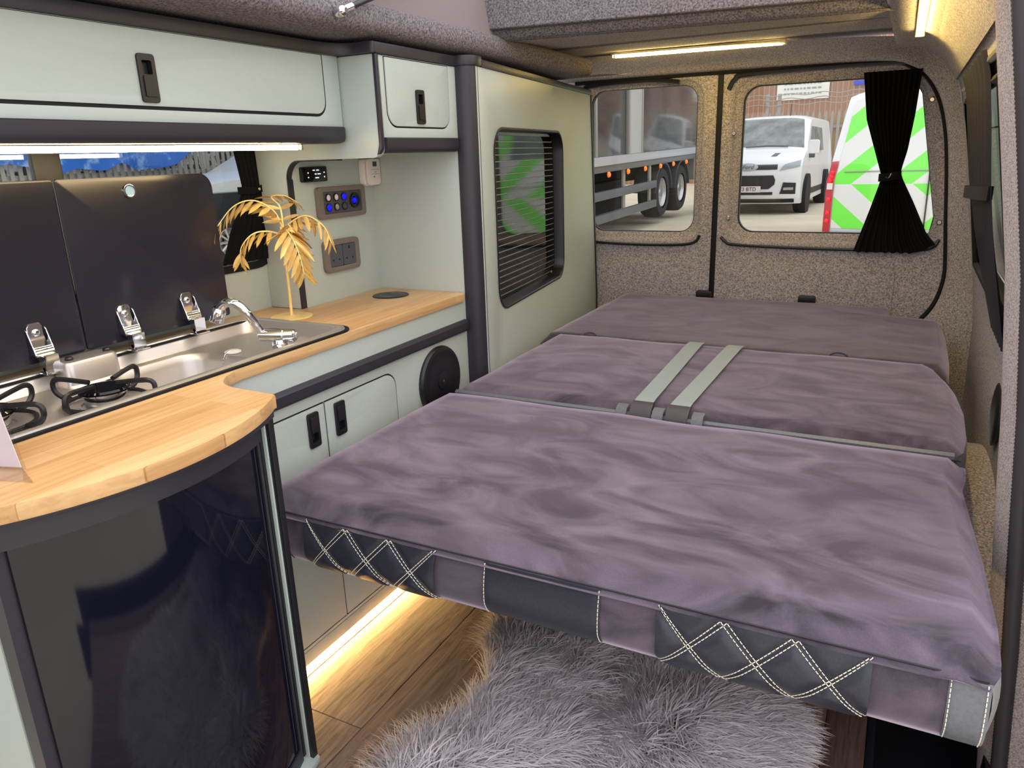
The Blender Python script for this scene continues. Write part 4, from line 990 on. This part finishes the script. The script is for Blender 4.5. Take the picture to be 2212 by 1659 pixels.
# right side window
def c2(u, v, f):
    z = lerp(1.152, .618, v)
    ya = pw(v, [(0, 2.36), (.1, 2.30), (.45, 2.22), (.55, 2.16), (.75, 2.05), (1, 1.86)]); yb = pw(v, [(0, 1.66), (.5, 1.66), (.75, 1.64), (1, 1.62)])
    y = lerp(ya, yb, u)
    return (wx(z)-.014+f*.6-.006*math.sin(pi*v), y, z)
ct = curtain('curtain', 'narrow charcoal curtain gathered on the right side window', c2, None, m='curtain2', folds=7, amp=.010)
bm = B(); loft(bm, [[(wx(.905)-.022+.020*math.cos(t), 1.93+.27*math.sin(t), z-.012*math.sin(t)) for t in np.linspace(0, 2*pi, 24)] for z in (.880, .905)], False); bmesh.ops.solidify(bm, geom=bm.faces[:], thickness=.0015); obj('tie_band', bm, 'curtain2', ct)
# kitchen window
def c3(u, v, f):
    z = lerp(1.04, .785, v)
    ya = pw(v, [(0, 1.252), (.35, 1.262), (.45, 1.250), (.7, 1.215), (1, 1.182)]); yb = pw(v, [(0, 1.345), (.4, 1.342), (1, 1.330)])
    return (-1.338+f*.45+.004*math.sin(pi*v), lerp(ya, yb, u), z)
ct = curtain('curtain', 'black pleated curtain at the right end of the kitchen window', c3, None, folds=7, amp=.008, nu=60)
bm = B(); loft(bm, [[(-1.330, 1.246, z), (-1.326, 1.29, z-.002), (-1.329, 1.335, z+.004)] for z in (.936, .952)], False); bmesh.ops.solidify(bm, geom=bm.faces[:], thickness=.0015); obj('tie_band', bm, 'curtain', ct)
bm = B(); lathe(bm, [(.0035, 0), (.0035, .003), (.002, .004)], (-1.326, 1.305, .945), 'x', 10); obj('tie_stud', bm, 'chrome', ct)

# ================================================================== SHEEPSKIN RUG
def rug():
    outl = cat([(-.69, 1.235, 0), (-.60, 1.262, 0), (-.45, 1.25, 0), (-.25, 1.262, 0), (-.125, 1.215, 0), (-.10, 1.10, 0), (-.125, .95, 0), (-.14, .80, 0), (-.15, .62, 0), (-.26, .50, 0), (-.42, .46, 0), (-.56, .52, 0), (-.64, .66, 0), (-.668, .80, 0), (-.635, .92, 0), (-.625, 1.02, 0), (-.665, 1.12, 0)], 6)[:-1]
    ol2 = [(p.x, p.y) for p in outl]
    bm = B(); plate(bm, ol2, [], PZ, .001, .007)
    base = obj('sheepskin_rug', bm, mat('hide_grey', (120, 116, 118), .9), None, at=(-.4, .9, .001)); tag(base, 'fluffy grey sheepskin rug on the wood floor under the bed edge', 'rug')
    # fur: tapered ribbons
    from mathutils import geometry
    def inside(x, y):
        c = False; n = len(ol2)
        for i in range(n):
            x1, y1 = ol2[i]; x2, y2 = ol2[i-1]
            if (y1 > y) != (y2 > y) and x < (x2-x1)*(y-y1)/(y2-y1)+x1: c = not c
        return c
    P0 = []
    rng = np.random.RandomState(3)
    cx, cyy = -.38, .88
    while len(P0) < 46000:
        x = rng.uniform(-.70, -.06); y = rng.uniform(.45, 1.27)
        if inside(x, y): P0.append((x, y))
    n = len(P0); K = 5
    verts = np.zeros((n, K*2+1, 3)); 
    for i, (x, y) in enumerate(P0):
        cxq, cyq = round(x/.022)*.022+.008*math.sin(y*70), round(y/.022)*.022+.008*math.cos(x*80)
        a = 4*noise.noise(Vector((x*4.5, y*4.5, 1.3))) + math.atan2(y-cyy, x-cx)*.0
        rad = Vector((x-cx, y-cyy)); rr_ = rad.length; rad = rad/(rr_+1e-6)
        fl = Vector((math.cos(a), math.sin(a)))*.75+rad*(.35+1.0*min(1, rr_/.35)**2)
        fl += Vector((cxq-x, cyq-y))*34 + Vector((rng.normal(), rng.normal()))*.13
        fl = fl/(fl.length+1e-6)
        Ln = .078*(.7+.5*rng.rand()); h = .026*(.55+.6*rng.rand())*(1+.5*noise.noise(Vector((x*9, y*9, 4))))
        wd = .0012*(.7+.6*rng.rand()); sdv = Vector((-fl.y, fl.x, 0))
        cu = rng.normal()*.25
        for k in range(K):
            t = k/K; px_ = x+fl.x*Ln*t**1.35+sdv.x*Ln*cu*t*t; py_ = y+fl.y*Ln*t**1.35+sdv.y*Ln*cu*t*t; pz_ = .006+h*math.sin(min(1.0, t*1.15)*pi*.62)
            ww = wd*(1-.55*t)
            verts[i, 2*k] = (px_-sdv.x*ww, py_-sdv.y*ww, pz_); verts[i, 2*k+1] = (px_+sdv.x*ww, py_+sdv.y*ww, pz_+.0008)
        verts[i, 2*K] = (x+fl.x*Ln+sdv.x*Ln*cu, y+fl.y*Ln+sdv.y*Ln*cu, max(.004, .006+h*math.sin(pi*.66)*.92))
    nv = K*2+1; faces = []
    verts -= np.array(ORG[base.name])[None, None, :]
    loops = []
    for k in range(K-1): loops.append((2*k, 2*k+1, 2*k+3, 2*k+2))
    F_ = []
    for i in range(n):
        o0 = i*nv
        for q in loops: F_.append(tuple(o0+j for j in q))
        F_.append((o0+2*K-2, o0+2*K-1, o0+2*K))
    me = bpy.data.meshes.new('fur'); me.from_pydata(verts.reshape(-1, 3).tolist(), [], F_)
    fm = mat('grey_fur', (170, 165, 168), .7, spec=.25); t, p = nodes(fm); N = t.nodes.new; L = t.links.new
    ge = N('ShaderNodeNewGeometry'); r = N('ShaderNodeValToRGB'); e = r.color_ramp.elements
    e[0].color = (*lin((196, 190, 194)), 1); e[1].color = (*lin((244, 238, 240)), 1)
    L(ge.outputs['Random Per Island'], r.inputs[0]); L(r.outputs[0], p.inputs['Base Color'])
    tl = N('ShaderNodeBsdfTranslucent'); L(r.outputs[0], tl.inputs[0]); ms = N('ShaderNodeMixShader'); ms.inputs[0].default_value = .35
    mo = t.nodes['Material Output']; L(p.outputs[0], ms.inputs[1]); L(tl.outputs[0], ms.inputs[2]); L(ms.outputs[0], mo.inputs[0])
    me.materials.append(fm); me.polygons.foreach_set('use_smooth', [True]*len(me.polygons))
    ob = bpy.data.objects.new('fur', me); COL.objects.link(ob); ob.parent = base; ob['kind'] = 'stuff'
rug()

# ================================================================== OUTSIDE
GZ = -.33
bm = B(); box(bm, -60, 40, -30, 80, GZ-.1, GZ)
gm = noise_mix(mat('concrete_yard', (206, 196, 172), .9), (220, 212, 190), 1.2, 8, bump=.1, dist=.01); struct('ground', bm, gm)
MT['vanwhite'] = mat('van_white', (232, 234, 238), .25, spec=.5)
MT['vglass'] = noise_mix(mat('van_glass', (60, 72, 74), .05, spec=.8), (130, 142, 140), 3.0, 5)
MT['tyre'] = mat('tyre', (40, 40, 42), .8)
MT['alloy'] = mat('alloy', (190, 190, 192), .3, .8)
MT['galv'] = mat('galvanised', (168, 166, 158), .55, .3)
MT['pale_tan'] = mat('tan_timber', (200, 160, 104), .7)

def wheel(par, c, r, w, axis='x', n=28, hub='alloy', spokes=0):
    bm = B(); lathe(bm, [(r*.62, -w/2), (r*.9, -w/2), (r*.985, -w*.36), (r, -w*.2), (r, w*.2), (r*.985, w*.36), (r*.9, w/2), (r*.62, w/2)], c, axis, n, False); ty = obj('wheel', bm, 'tyre', par)
    s = {'x': Vector((1, 0, 0)), 'y': Vector((0, 1, 0))}[axis]
    bm = B(); lathe(bm, [(r*.62, -w*.42), (r*.62, w*.40), (r*.56, w*.46), (r*.5, w*.30), (r*.22, w*.25), (r*.18, w*.42), (r*.05, w*.42)], c, axis, n)
    if spokes:
        for k in range(spokes):
            a = 2*pi*k/spokes
            p0 = Vector(c)+s*w*.42; 
            dv = Vector((0, math.cos(a), math.sin(a))) if axis == 'x' else Vector((math.sin(a), 0, math.cos(a)))
            tube(bm, [p0, p0+dv*r*.58], r*.06, 5)
    obj('rim', bm, hub, ty); return ty

class Van:
    """lofted van body. local frame: x across, s = distance back from nose, z up from ground"""
    def __init__(self, prof, half, ox, oy, yaw=0., front_round=.22, roof_drop=.10, tum=.13, belt=1.05, top=1.95):
        self.p = prof; self.h = half; self.o = (ox, oy); self.y = yaw; self.fr = front_round; self.rd = roof_drop; self.tum = tum; self.belt = belt; self.top = top
    def pt(self, w, t, off=0., side=0):
        # t : param along profile 0..len-1
        i = min(len(self.p)-2, int(t)); f_ = t-i
        s = lerp(self.p[i][0], self.p[i+1][0], f_); z = lerp(self.p[i][1], self.p[i+1][1], f_)
        return self.sz(w, s, z, off)
    def sz(self, w, s, z, off=0.):
        k = abs(w)**3
        front = max(0, 1-s/1.2); s2 = s+self.fr*k*front-off*.9
        rdn = max(0, (z-self.belt)/(self.top-self.belt))
        zz_ = z-self.rd*(abs(w)**5)*rdn
        x = w*self.h*(1-self.tum*rdn)
        cx, sx_ = math.cos(self.y), math.sin(self.y)
        return Vector((self.o[0]+x*cx-s2*sx_, self.o[1]+x*sx_+s2*cx, GZ+zz_))
    def body(self, name, m, par):
        ws = [-1, -.97, -.9, -.75, -.5, -.25, 0, .25, .5, .75, .9, .97, 1]
        bm = B(); ts = []
        for i in range(len(self.p)-1):
            ts += [i, i+.5]
        ts.append(len(self.p)-1)
        loft(bm, [[self.pt(w, t) for w in ws] for t in ts], False)
        # flanks
        for sg in (-1, 1):
            poly = [self.pt(sg, t) for t in ts]; vs = [bm.verts.new(p) for p in poly]
            try: bm.faces.new(vs)
            except Exception: pass
        return obj(name, bm, m, par, ang=40)
    def patch(self, name, par, m, w0, w1, t0, t1, nw=8, nt=4, off=.012, th=.01, shape=None):
        bm = B()
        rows = []
        for j in range(nt+1):
            t = lerp(t0, t1, j/nt); row = []
            for i in range(nw+1):
                u = i/nw; v = j/nt; w = lerp(w0, w1, u)
                if shape: w, t = shape(u, v)
                row.append(self.pt(w, t, off))
            rows.append(row)
        loft(bm, rows, False); bmesh.ops.solidify(bm, geom=bm.faces[:], thickness=th)
        return obj(name, bm, m, par, ang=50)
    def flank(self, name, par, m, sg, poly, off=.012):
        bm = B(); vs = []
        cx, sx_ = math.cos(self.y), math.sin(self.y)
        for lay in (off, -.01):
            vs.append([self.sz(sg*1.0, s, z)+Vector((cx, sx_, 0))*sg*lay for s, z in poly])
        loft(bm, vs, True, True, True)
        return obj(name, bm, m, par, ang=50)

# ---- white van facing us
fp = [(.10, .22), (.02, .32), (0, .5), (.0, .78), (.06, .98), (.16, 1.06), (.55, 1.18), (.98, 1.28), (1.40, 1.58), (1.74, 1.86), (1.95, 1.95), (2.6, 1.985), (4.9, 1.97), (4.96, 1.5), (4.97, .5), (4.9, .25)]
wv = Van(fp, .99, -2.93, 16.1, math.radians(-1.5), top=1.98)
t = thing('parked_van', 'white panel van facing the right rear window from across the yard', 'van', (-2.93, 16.1, GZ))
wv.body('body', 'vanwhite', t)
wv.patch('windscreen', t, 'vglass', -.88, .88, 7.12, 9.6, 12, 5, shape=lambda u, v: ((lerp(-1, 1, u))*lerp(.93, .84, v), 7.12+2.45*v+.08*(1-abs(2*u-1)**2)*(1 if v < .3 else 0)))
wv.patch('upper_grille', t, 'blackp', -.56, .56, 3.55, 4.1, 8, 2)
wv.patch('lower_grille', t, 'blackp', -.62, .62, 2.15, 2.95, 8, 3, shape=lambda u, v: (lerp(-1, 1, u)*(.62-.12*v if v > .5 else .42+.25*v*1.3), 2.05+.95*v))
wv.patch('bumper_vent', t, 'blackp', -.5, .5, 1.45, 1.75, 8, 2)
wv.patch('front_lip', t, 'dark', -.9, .9, .2, 1.0, 8, 2)
for sg in (-1, 1):
    wv.patch('headlamp', t, mat('headlamp_glass', (150, 160, 164), .08, spec=.8), sg*.60, sg*.95, 3.5, 4.8, 6, 4, shape=lambda u, v, sg=sg: (sg*lerp(.60+.12*v, .97, u), 3.45+.35*u+(.75+.45*u)*v), off=.018)
    wv.patch('lamp_surround', t, 'blackp', sg*.62, sg*.93, 1.6, 2.5, 5, 3, shape=lambda u, v, sg=sg: (sg*lerp(.63+.06*v, .92, u), 1.55+.95*v-.05*u))
    wv.patch('fog_lamp', t, 'galv', sg*.7, sg*.88, 1.95, 2.15, 4, 2, off=.03)
    wv.patch('bonnet_vent', t, 'blackp', sg*.35, sg*.47, 5.7, 6.25, 3, 2, shape=lambda u, v, sg=sg: (sg*(.36+.11*u+.05*v), 5.65+.55*v))
    wv.flank('side_window', t, 'vglass', sg, [(1.25, 1.22), (2.2, 1.22), (2.2, 1.80), (1.85, 1.80)])
    wv.flank('rear_side_window', t, 'vglass', sg, [(2.4, 1.24), (3.4, 1.24), (3.4, 1.78), (2.4, 1.80)])
    wv.flank('sill_trim', t, 'blackp', sg, [(1.4, .34), (3.5, .34), (3.5, .46), (1.4, .46)])
    p = wv.sz(sg*1.09, 1.28, 1.28); bm = B(); plate(bm, rrect(p.x-.11, p.x+.11, p.z-.08, p.z+.20, .05, 5), [], PY, p.y-.06, p.y+.06); obj('mirror', bm, 'vanwhite', t, bevel=.03, seg=3)
    bm = B(); box(bm, p.x-.12-.06*sg, p.x+.09-.06*sg, p.y-.05, p.y+.05, p.z-.16, p.z-.07); obj('mirror_arm', bm, 'blackp', t, bevel=.02)
    for s in (.86, 3.85):
        c = wv.sz(sg*.92, s, .34); 
        bm = B(); lathe(bm, [(.42, -.03), (.42, .12)], (c.x+sg*.02, c.y, GZ+.36), 'x', 30); obj('wheel_arch', bm, 'dark', t)
        wheel(t, (c.x, c.y, GZ+.34), .34, .24, 'x', spokes=7)
c = wv.pt(0, 3.83, .03)
bm = B(); rings = [[(c.x+a*.19*k, c.y-.012*(1.2-k), c.z+b_*.075*k) for a, b_ in circ(0, 0, 1, 28)] for k in (1, .9)]
loft(bm, rings, True, True, True); bmesh.ops.translate(bm, verts=bm.verts, vec=(0, -.004, 0)); bd_ = obj('badge', bm, mat('badge_silver', (190, 196, 204), .3, .5), t)
def text_mesh(s, size, m, mtx, par, name='lettering'):
    cu = bpy.data.curves.new('t', 'FONT'); cu.body = s; cu.size = size; cu.align_x = 'CENTER'; cu.align_y = 'CENTER'; cu.extrude = .002
    to = bpy.data.objects.new('t', cu); COL.objects.link(to); dg = bpy.context.evaluated_depsgraph_get(); me = bpy.data.meshes.new_from_object(to.evaluated_get(dg))
    bpy.data.objects.remove(to); me.transform(mtx); bm = B(); bm.from_mesh(me); return obj(name, bm, m, par)
RX = Matrix.Rotation(pi/2, 4, 'X')
sh = Matrix.Identity(4); sh[0][1] = .3
text_mesh('Ford', .115, mat('badge_ink', (70, 80, 110), .5), Matrix.Translation((c.x, c.y-.02, c.z)) @ RX @ sh, bd_)
c = wv.pt(0, 2.05, .03)
bm = B(); plate(bm, rrect(c.x-.27, c.x+.27, c.z-.06, c.z+.06, .01, 3), [], PY, c.y-.02, c.y); np_ = obj('number_plate', bm, 'paper', t)
text_mesh('73 BTD', .105, 'blackp', Matrix.Translation((c.x+.02, c.y-.023, c.z)) @ RX, np_)
bm = B(); p = wv.pt(.45, 10.3); tube(bm, [p, p+Vector((.02, -.05, .24))], .008, 6); obj('aerial', bm, 'blackp', t)
bm = B(); tube(bm, [wv.pt(-.3, 7.16, .03), wv.pt(.15, 7.22, .03), wv.pt(.6, 7.16, .03)], .012, 5); obj('wiper', bm, 'blackp', t)

# ---- white van with lime chevrons, rear towards us
rpf = [(.06, .30), (.0, .42), (.0, .62), (.03, .95), (.06, 1.05), (.16, 1.35), (.26, 1.68), (.34, 1.83), (.46, 1.89), (1.0, 1.90), (3.6, 1.88), (4.2, 1.4), (4.9, .9), (4.95, .3)]
cvn = Van(rpf, .97, .17, 8.9, math.radians(2), front_round=.10, roof_drop=.08, tum=.16, belt=.95, top=1.9)
t = thing('chevron_van', 'white van with lime green chevrons on its back doors, right of the parked van', 'van', (.17, 8.9, GZ))
def m_chev():
    m = mat('chevron_paint', (226, 227, 226), .3)
    tt, p = nodes(m); N = tt.nodes.new; L = tt.links.new
    tcn = N('ShaderNodeTexCoord'); sp2 = N('ShaderNodeSeparateXYZ'); L(tcn.outputs['Object'], sp2.inputs[0])
    ab = N('ShaderNodeMath'); ab.operation = 'ABSOLUTE'; L(sp2.outputs['X'], ab.inputs[0])
    sb = N('ShaderNodeMath'); sb.operation = 'SUBTRACT'; L(sp2.outputs['Z'], sb.inputs[0]); sb.inputs[1].default_value = .92
    az = N('ShaderNodeMath'); az.operation = 'ABSOLUTE'; L(sb.outputs[0], az.inputs[0])
    ml = N('ShaderNodeMath'); ml.operation = 'MULTIPLY'; ml.inputs[1].default_value = 1.15; L(az.outputs[0], ml.inputs[0])
    ad = N('ShaderNodeMath'); L(ab.outputs[0], ad.inputs[0]); L(ml.outputs[0], ad.inputs[1])
    dv = N('ShaderNodeMath'); dv.operation = 'DIVIDE'; dv.inputs[1].default_value = .58; L(ad.outputs[0], dv.inputs[0])
    a2 = N('ShaderNodeMath'); a2.inputs[1].default_value = .741; L(dv.outputs[0], a2.inputs[0])
    st_ = N('ShaderNodeMath'); st_.operation = 'LESS_THAN'; st_.inputs[1].default_value = 0; L(sb.outputs[0], st_.inputs[0])
    a3 = N('ShaderNodeMath'); a3.operation = 'MULTIPLY_ADD'; a3.inputs[1].default_value = .48; L(st_.outputs[0], a3.inputs[0]); L(a2.outputs[0], a3.inputs[2])
    fr_ = N('ShaderNodeMath'); fr_.operation = 'FRACT'; L(a3.outputs[0], fr_.inputs[0])
    lt = N('ShaderNodeMath'); lt.operation = 'LESS_THAN'; lt.inputs[1].default_value = .47; L(fr_.outputs[0], lt.inputs[0])
    mx = N('ShaderNodeMix'); mx.data_type = 'RGBA'; mx.inputs[6].default_value = (*lin((226, 227, 226)), 1); mx.inputs[7].default_value = (*lin((118, 240, 72)), 1)
    L(lt.outputs[0], mx.inputs[0]); L(mx.outputs[2], p.inputs['Base Color']); return m
MT['chev'] = m_chev()
cvn.body('body', 'vanwhite', t)
cvn.patch('rear_doors', t, 'chev', -.915, .915, 1.2, 6.9, 16, 12, off=.010, th=.008)
bm = B(); tube(bm, [cvn.pt(0, tt_, .022) for tt_ in np.linspace(1.2, 6.9, 12)], .008, 5); obj('door_gap', bm, 'dark', t)
bm = B(); tube(bm, [cvn.pt(w, 4.0, .02) for w in np.linspace(-.84, .84, 12)], .006, 5); obj('swage_line', bm, 'galv', t)
for sg in (-1, 1):
    cvn.patch('rear_lamp', t, mat('tail_red', (190, 14, 34), .15, spec=.7), sg*.925, sg*1.0, 1.0, 4.4, 3, 8, off=.02, th=.03)
    lamp = bpy.data.objects[t.children[-1].name]
    bm = B()
    for k in range(6):
        p = cvn.pt(sg*.963, 1.6+.42*k+(.25 if k > 2 else 0), .035); bmesh.ops.create_uvsphere(bm, u_segments=10, v_segments=6, radius=.022, matrix=Matrix.Translation(p))
    obj('lamp_lens', bm, mat('tail_bright', (255, 40, 60), .2, emit=(255, 20, 40), es=.5), lamp)
    cvn.patch('reversing_lamp', t, 'paper', sg*.93, sg*.99, 2.75, 2.95, 2, 1, off=.045)
    cvn.flank('side_mould', t, 'blackp', sg, [(.6, .42), (4.0, .42), (4.0, .52), (.6, .52)])
    for s in (1.0, 4.0):
        c = cvn.sz(sg*.9, s, .34); wheel(t, (c.x, c.y, GZ+.34), .34, .24, 'x')
cvn.patch('rear_bumper', t, 'blackp', -1.0, 1.0, .2, 1.0, 8, 2, off=.05, th=.05)
cvn.patch('rear_window', t, 'vglass', .12, .72, 5.1, 6.3, 5, 3, off=.016)

# ---- articulated lorry
LX = -4.1
lo = thing('lorry', 'dark grey box lorry trailer outside the left rear window', 'lorry', (LX, 10.7, GZ))
lo.rotation_euler = (math.radians(1.15), 0, 0)
for k, (ya, yb) in enumerate(((9.2, 10.6), (10.62, 12.05), (12.78, 16.9))):
    bm = B(); box(bm, LX-2.4, LX-.005, ya, yb, .93, 3.2); obj('side_panel', bm, noise_mix(mat('dark_curtainside', (58, 60, 64), .12, spec=.8), (96, 96, 98), .8, 5), lo, bevel=.01)
bm = B(); box(bm, LX-2.4, LX+.03, 12.05, 12.78, .93, 3.2); obj('door_pillar', bm, mat('pale_grey_paint', (188, 192, 188), .4), lo, bevel=.02)
for y in (12.07, 12.74, 10.61): 
    bm = B(); box(bm, LX, LX+.045, y-.03, y+.03, .93, 3.2); obj('post', bm, 'galv', lo, bevel=.008)
bm = B(); box(bm, LX-2.4, LX+.05, 9.2, 17.0, .80, .93); obj('side_rail', bm, mat('silver_rail', (200, 204, 208), .35, .4), lo, bevel=.015)
bm = B(); box(bm, LX-2.4, LX+.02, 9.2, 17.0, .70, .80); obj('lower_rail', bm, mat('grey_rail', (120, 122, 124), .4, .4), lo, bevel=.015)
bm = B(); box(bm, LX-1.9, LX-.5, 9.2, 16.9, .42, .70); box(bm, LX-2.2, LX-.35, 9.6, 13.0, .0, .5); obj('chassis', bm, 'dark', lo, bevel=.02)
for z0 in (.30, -.04):
    bm = B(); box(bm, LX-.05, LX+.03, 9.3, 13.65, z0, z0+.13); obj('side_guard', bm, mat('guard_grey', (116, 120, 126), .45, .4), lo, bevel=.015)
for y in (9.6, 12.0, 13.4):
    bm = B(); box(bm, LX-.06, LX-.02, y-.05, y+.05, -.04, .72); obj('guard_bracket', bm, 'galv', lo, bevel=.01)
for y in (11.1, 12.0, 12.9, 13.8, 14.65, 15.6):
    bm = B(); lathe(bm, [(.042, 0), (.042, .02), (.03, .035)], (LX+.03, y, .665), 'x', 16); obj('marker_lamp', bm, mat('amber', (255, 150, 50), .3, emit=(255, 120, 20), es=.35), lo)
for y in (14.2, 15.5):
    for xx in (LX-.20, LX-2.15): wheel(lo, (xx, y, .17), .46, .36, 'x', 36, 'alloy')
    bm = B(); rings = []
    for a in np.linspace(.1, pi-.05, 16):
        d = Vector((0, math.cos(a), math.sin(a))); rings.append([(x, y+d.y*rr2, .17+d.z*rr2) for x, rr2 in ((LX-.42, .56), (LX+.0, .56), (LX+.0, .52), (LX-.42, .52))])
    loft(bm, rings, True, True, True); obj('mudguard', bm, mat('mudguard_grey', (70, 72, 74), .5), lo)
bm = B(); box(bm, LX-2.3, LX-.1, 16.75, 16.85, .25, .7); obj('under_run_bar', bm, 'galv', lo)

# ---- brown clad building with sign, fence
YB = 31
bm = B(); n = 420; rows = []
xs_b = np.linspace(-22, 16, n*2)
prof = [(x, YB+(.0 if (k//2) % 2 else .06)) for k, x in enumerate(xs_b)]
loft(bm, [[(x, y, z) for x, y in prof] for z in (GZ, 9)], False); box(bm, -22, 16, YB+.1, YB+6, GZ, 9)
bl = obj('warehouse', bm, mat('brown_cladding', (176, 138, 112), .6)); tag(bl, 'brown corrugated warehouse wall at the back of the yard', 'building')
bm = B(); box(bm, -4.75, -2.95, YB-.06, YB+.05, 2.62, 3.5); sg_ = obj('sign_board', bm, mat('sign_white', (240, 242, 236), .5), bevel=.01); tag(sg_, 'white sign board on the brown warehouse wall', 'sign')
bm = B()
for r_ in range(3):
    x = -4.5
    while x < -3.2:
        w = random.uniform(.05, .16); box(bm, x, x+w, YB-.075, YB-.059, 2.80+r_*.17, 2.86+r_*.17); x += w+.05
obj('small_print', bm, mat('sign_print', (150, 168, 160), .6), sg_)
bm = B(); box(bm, -2.15, -1.75, YB-.06, YB+.05, 3.0, 3.14); bp_ = obj('blue_plate', bm, mat('blue_sign', (40, 70, 220), .5), bevel=.01); tag(bp_, 'small blue plate on the brown warehouse wall', 'sign')
def pale_mesh(w, h, t_, m, flare=.0):
    bm = B(); pts = [(-w/2, 0), (w/2, 0), (w/2, h-.12), (w*.32, h-.07), (0, h), (-w*.32, h-.07), (-w/2, h-.12)]
    plate(bm, pts, [], PY, -t_/2, t_/2); me = bpy.data.meshes.new('pale'); bmesh.ops.recalc_face_normals(bm, faces=bm.faces); bm.to_mesh(me); bm.free(); me.materials.append(MT[m]); return me
fb = thing('palisade_fence', 'galvanised palisade fence in front of the brown warehouse', 'fence', (-2, 22, GZ), 'palisade fences')
pmh = pale_mesh(.07, 2.2, .02, 'galv')
for k in range(34):
    ob = bpy.data.objects.new('pale', pmh); COL.objects.link(ob); ob.parent = fb; ob.location = (-2.6+k*.155, 0, 0)
for z in (.35, 1.75):
    bm = B(); box(bm, -4.7, 2.7, 22.03, 22.08, GZ+z, GZ+z+.07); obj('rail', bm, 'galv', fb)
tb = thing('timber_fence', 'tan timber boarding behind the galvanised palisade fence', 'fence', (-2, 22.12, GZ))
bm = B(); box(bm, -.055, .055, -.015, .015, 0, 2.05); bmm = bpy.data.meshes.new('board'); bm.to_mesh(bmm); bm.free(); bmm.materials.append(MT['pale_tan'])
for k in range(34):
    ob = bpy.data.objects.new('board', bmm); COL.objects.link(ob); ob.parent = tb; ob.location = (-2.525+k*.155, 0, 0)
bm = B(); box(bm, -4.7, 2.7, 22.14, 22.18, GZ+1.5, GZ+1.66); obj('rail', bm, 'pale_tan', tb)
for x in (-3.98, -3.65):
    bm = B(); box(bm, x-.05, x+.05, 24.3, 24.4, GZ, 2.46); pt_ = obj('fence_post', bm, 'galv', bevel=.01); tag(pt_, 'grey steel fence post above the white van roof, ' + ('left of the two' if x < -3.8 else 'right of the two'), 'post', 'steel fence posts')
bm = B()
for z in (2.15, 2.3, 2.42): tube(bm, [(x, 24.25, z+.03*math.sin(x*7)) for x in np.linspace(-6, 1, 40)], .012, 4)
wr = obj('barbed_wire', bm, 'galv'); tag(wr, 'barbed wire strung across in front of the warehouse wall', 'wire')

# ---- left side: fence, tarpaulin, car
lf_ = thing('palisade_fence', 'grey palisade fence seen through the kitchen window', 'fence', (-10.5, 6, GZ), 'palisade fences')
pmh2 = pale_mesh(.055, 1.75, .02, 'galv')
for k in range(118):
    ob = bpy.data.objects.new('pale', pmh2); COL.objects.link(ob); ob.parent = lf_; ob.location = (0, -3.4+k*.115, 0); ob.rotation_euler = (0, 0, pi/2)
bm = B(); box(bm, -10.58, -10.53, 2.4, 16.4, GZ+1.22, GZ+1.28); obj('rail', bm, 'galv', lf_)
bm = B(); rows = []
yl = np.linspace(2.5, 20, 160)
for k in range(22):
    row = []
    for y in yl:
        lo = 1.0+.16*noise.noise(Vector((y*.9, 0, 3)))+.10*noise.noise(Vector((y*3.1, 2, 3)))+.45*max(0, min(1, (y-8.4)/1.0))
        z = lerp(lo, 3.3, k/21); row.append((-10.38-.03*(z-1)+.07*noise.noise(Vector((y*2.6, z*2.2, 0))), y, z))
    rows.append(row)
loft(bm, rows, False); bmesh.ops.solidify(bm, geom=bm.faces[:], thickness=.01)
tarp = obj('tarpaulin', bm, noise_mix(mat('blue_tarp', (40, 104, 196), .45), (156, 196, 236), 3.2, 8, .52, .66)); tag(tarp, 'crumpled blue tarpaulin draped over the grey palisade fence', 'tarpaulin')
bm = B(); box(bm, -11.9, -11.8, 2.5, 20, GZ, 2.3); yw = obj('block_wall', bm, noise_mix(mat('pale_blocks', (228, 222, 214), .9), (66, 66, 66), 5, 3, .46, .54)); tag(yw, 'mottled pale wall behind the grey palisade fence', 'wall')
# parked car
car = thing('parked_car', 'dark car with silver bonnet parked outside the kitchen window', 'car', (-8.6, 8.6, GZ))
cb = [(.02, .9), (.02, .98), (.12, 1.04), (.55, 1.12), (1.05, 1.17), (2.0, 1.24), (2.6, 1.52), (3.2, 1.56), (3.8, 1.42), (4.1, 1.2), (4.2, 1.0), (4.2, .9)]
def carp(w, s, z):
    
    k = max(0, (z-.85)/.6); return Vector((-8.15-(.88-w*.88*(1-.2*k)), 6.55+s, GZ+z))
bm = B(); ws = (-1, -.92, -.6, 0, .6, .92, 1)
loft(bm, [[carp(w, s, z-.05*abs(w)**4) for w in ws] for s, z in cb], False)
for sg in (-1, 1): bm.faces.new([bm.verts.new(carp(sg, s, z-.05)) for s, z in cb])
obj('upper_body', bm, mat('silver_paint', (204, 210, 206), .25, .2), car, ang=40)
bm = B(); box(bm, -9.95, -8.13, 6.58, 10.72, GZ+.25, GZ+.98); obj('lower_body', bm, mat('dark_paint', (34, 36, 40), .3), car, bevel=.05)
bm = B(); loft(bm, [[carp(1.02, s, z) for s, z in ((2.1, 1.2), (3.9, 1.2), (3.6, 1.42), (2.8, 1.48), (2.5, 1.38))], [carp(.98, s, z) for s, z in ((2.1, 1.2), (3.9, 1.2), (3.6, 1.42), (2.8, 1.48), (2.5, 1.38))]], True, True, True); obj('side_glass', bm, 'vglass', car)
for y in (7.33, 9.93): wheel(car, (-8.2, y, GZ+.33), .33, .26, 'x', spokes=10)
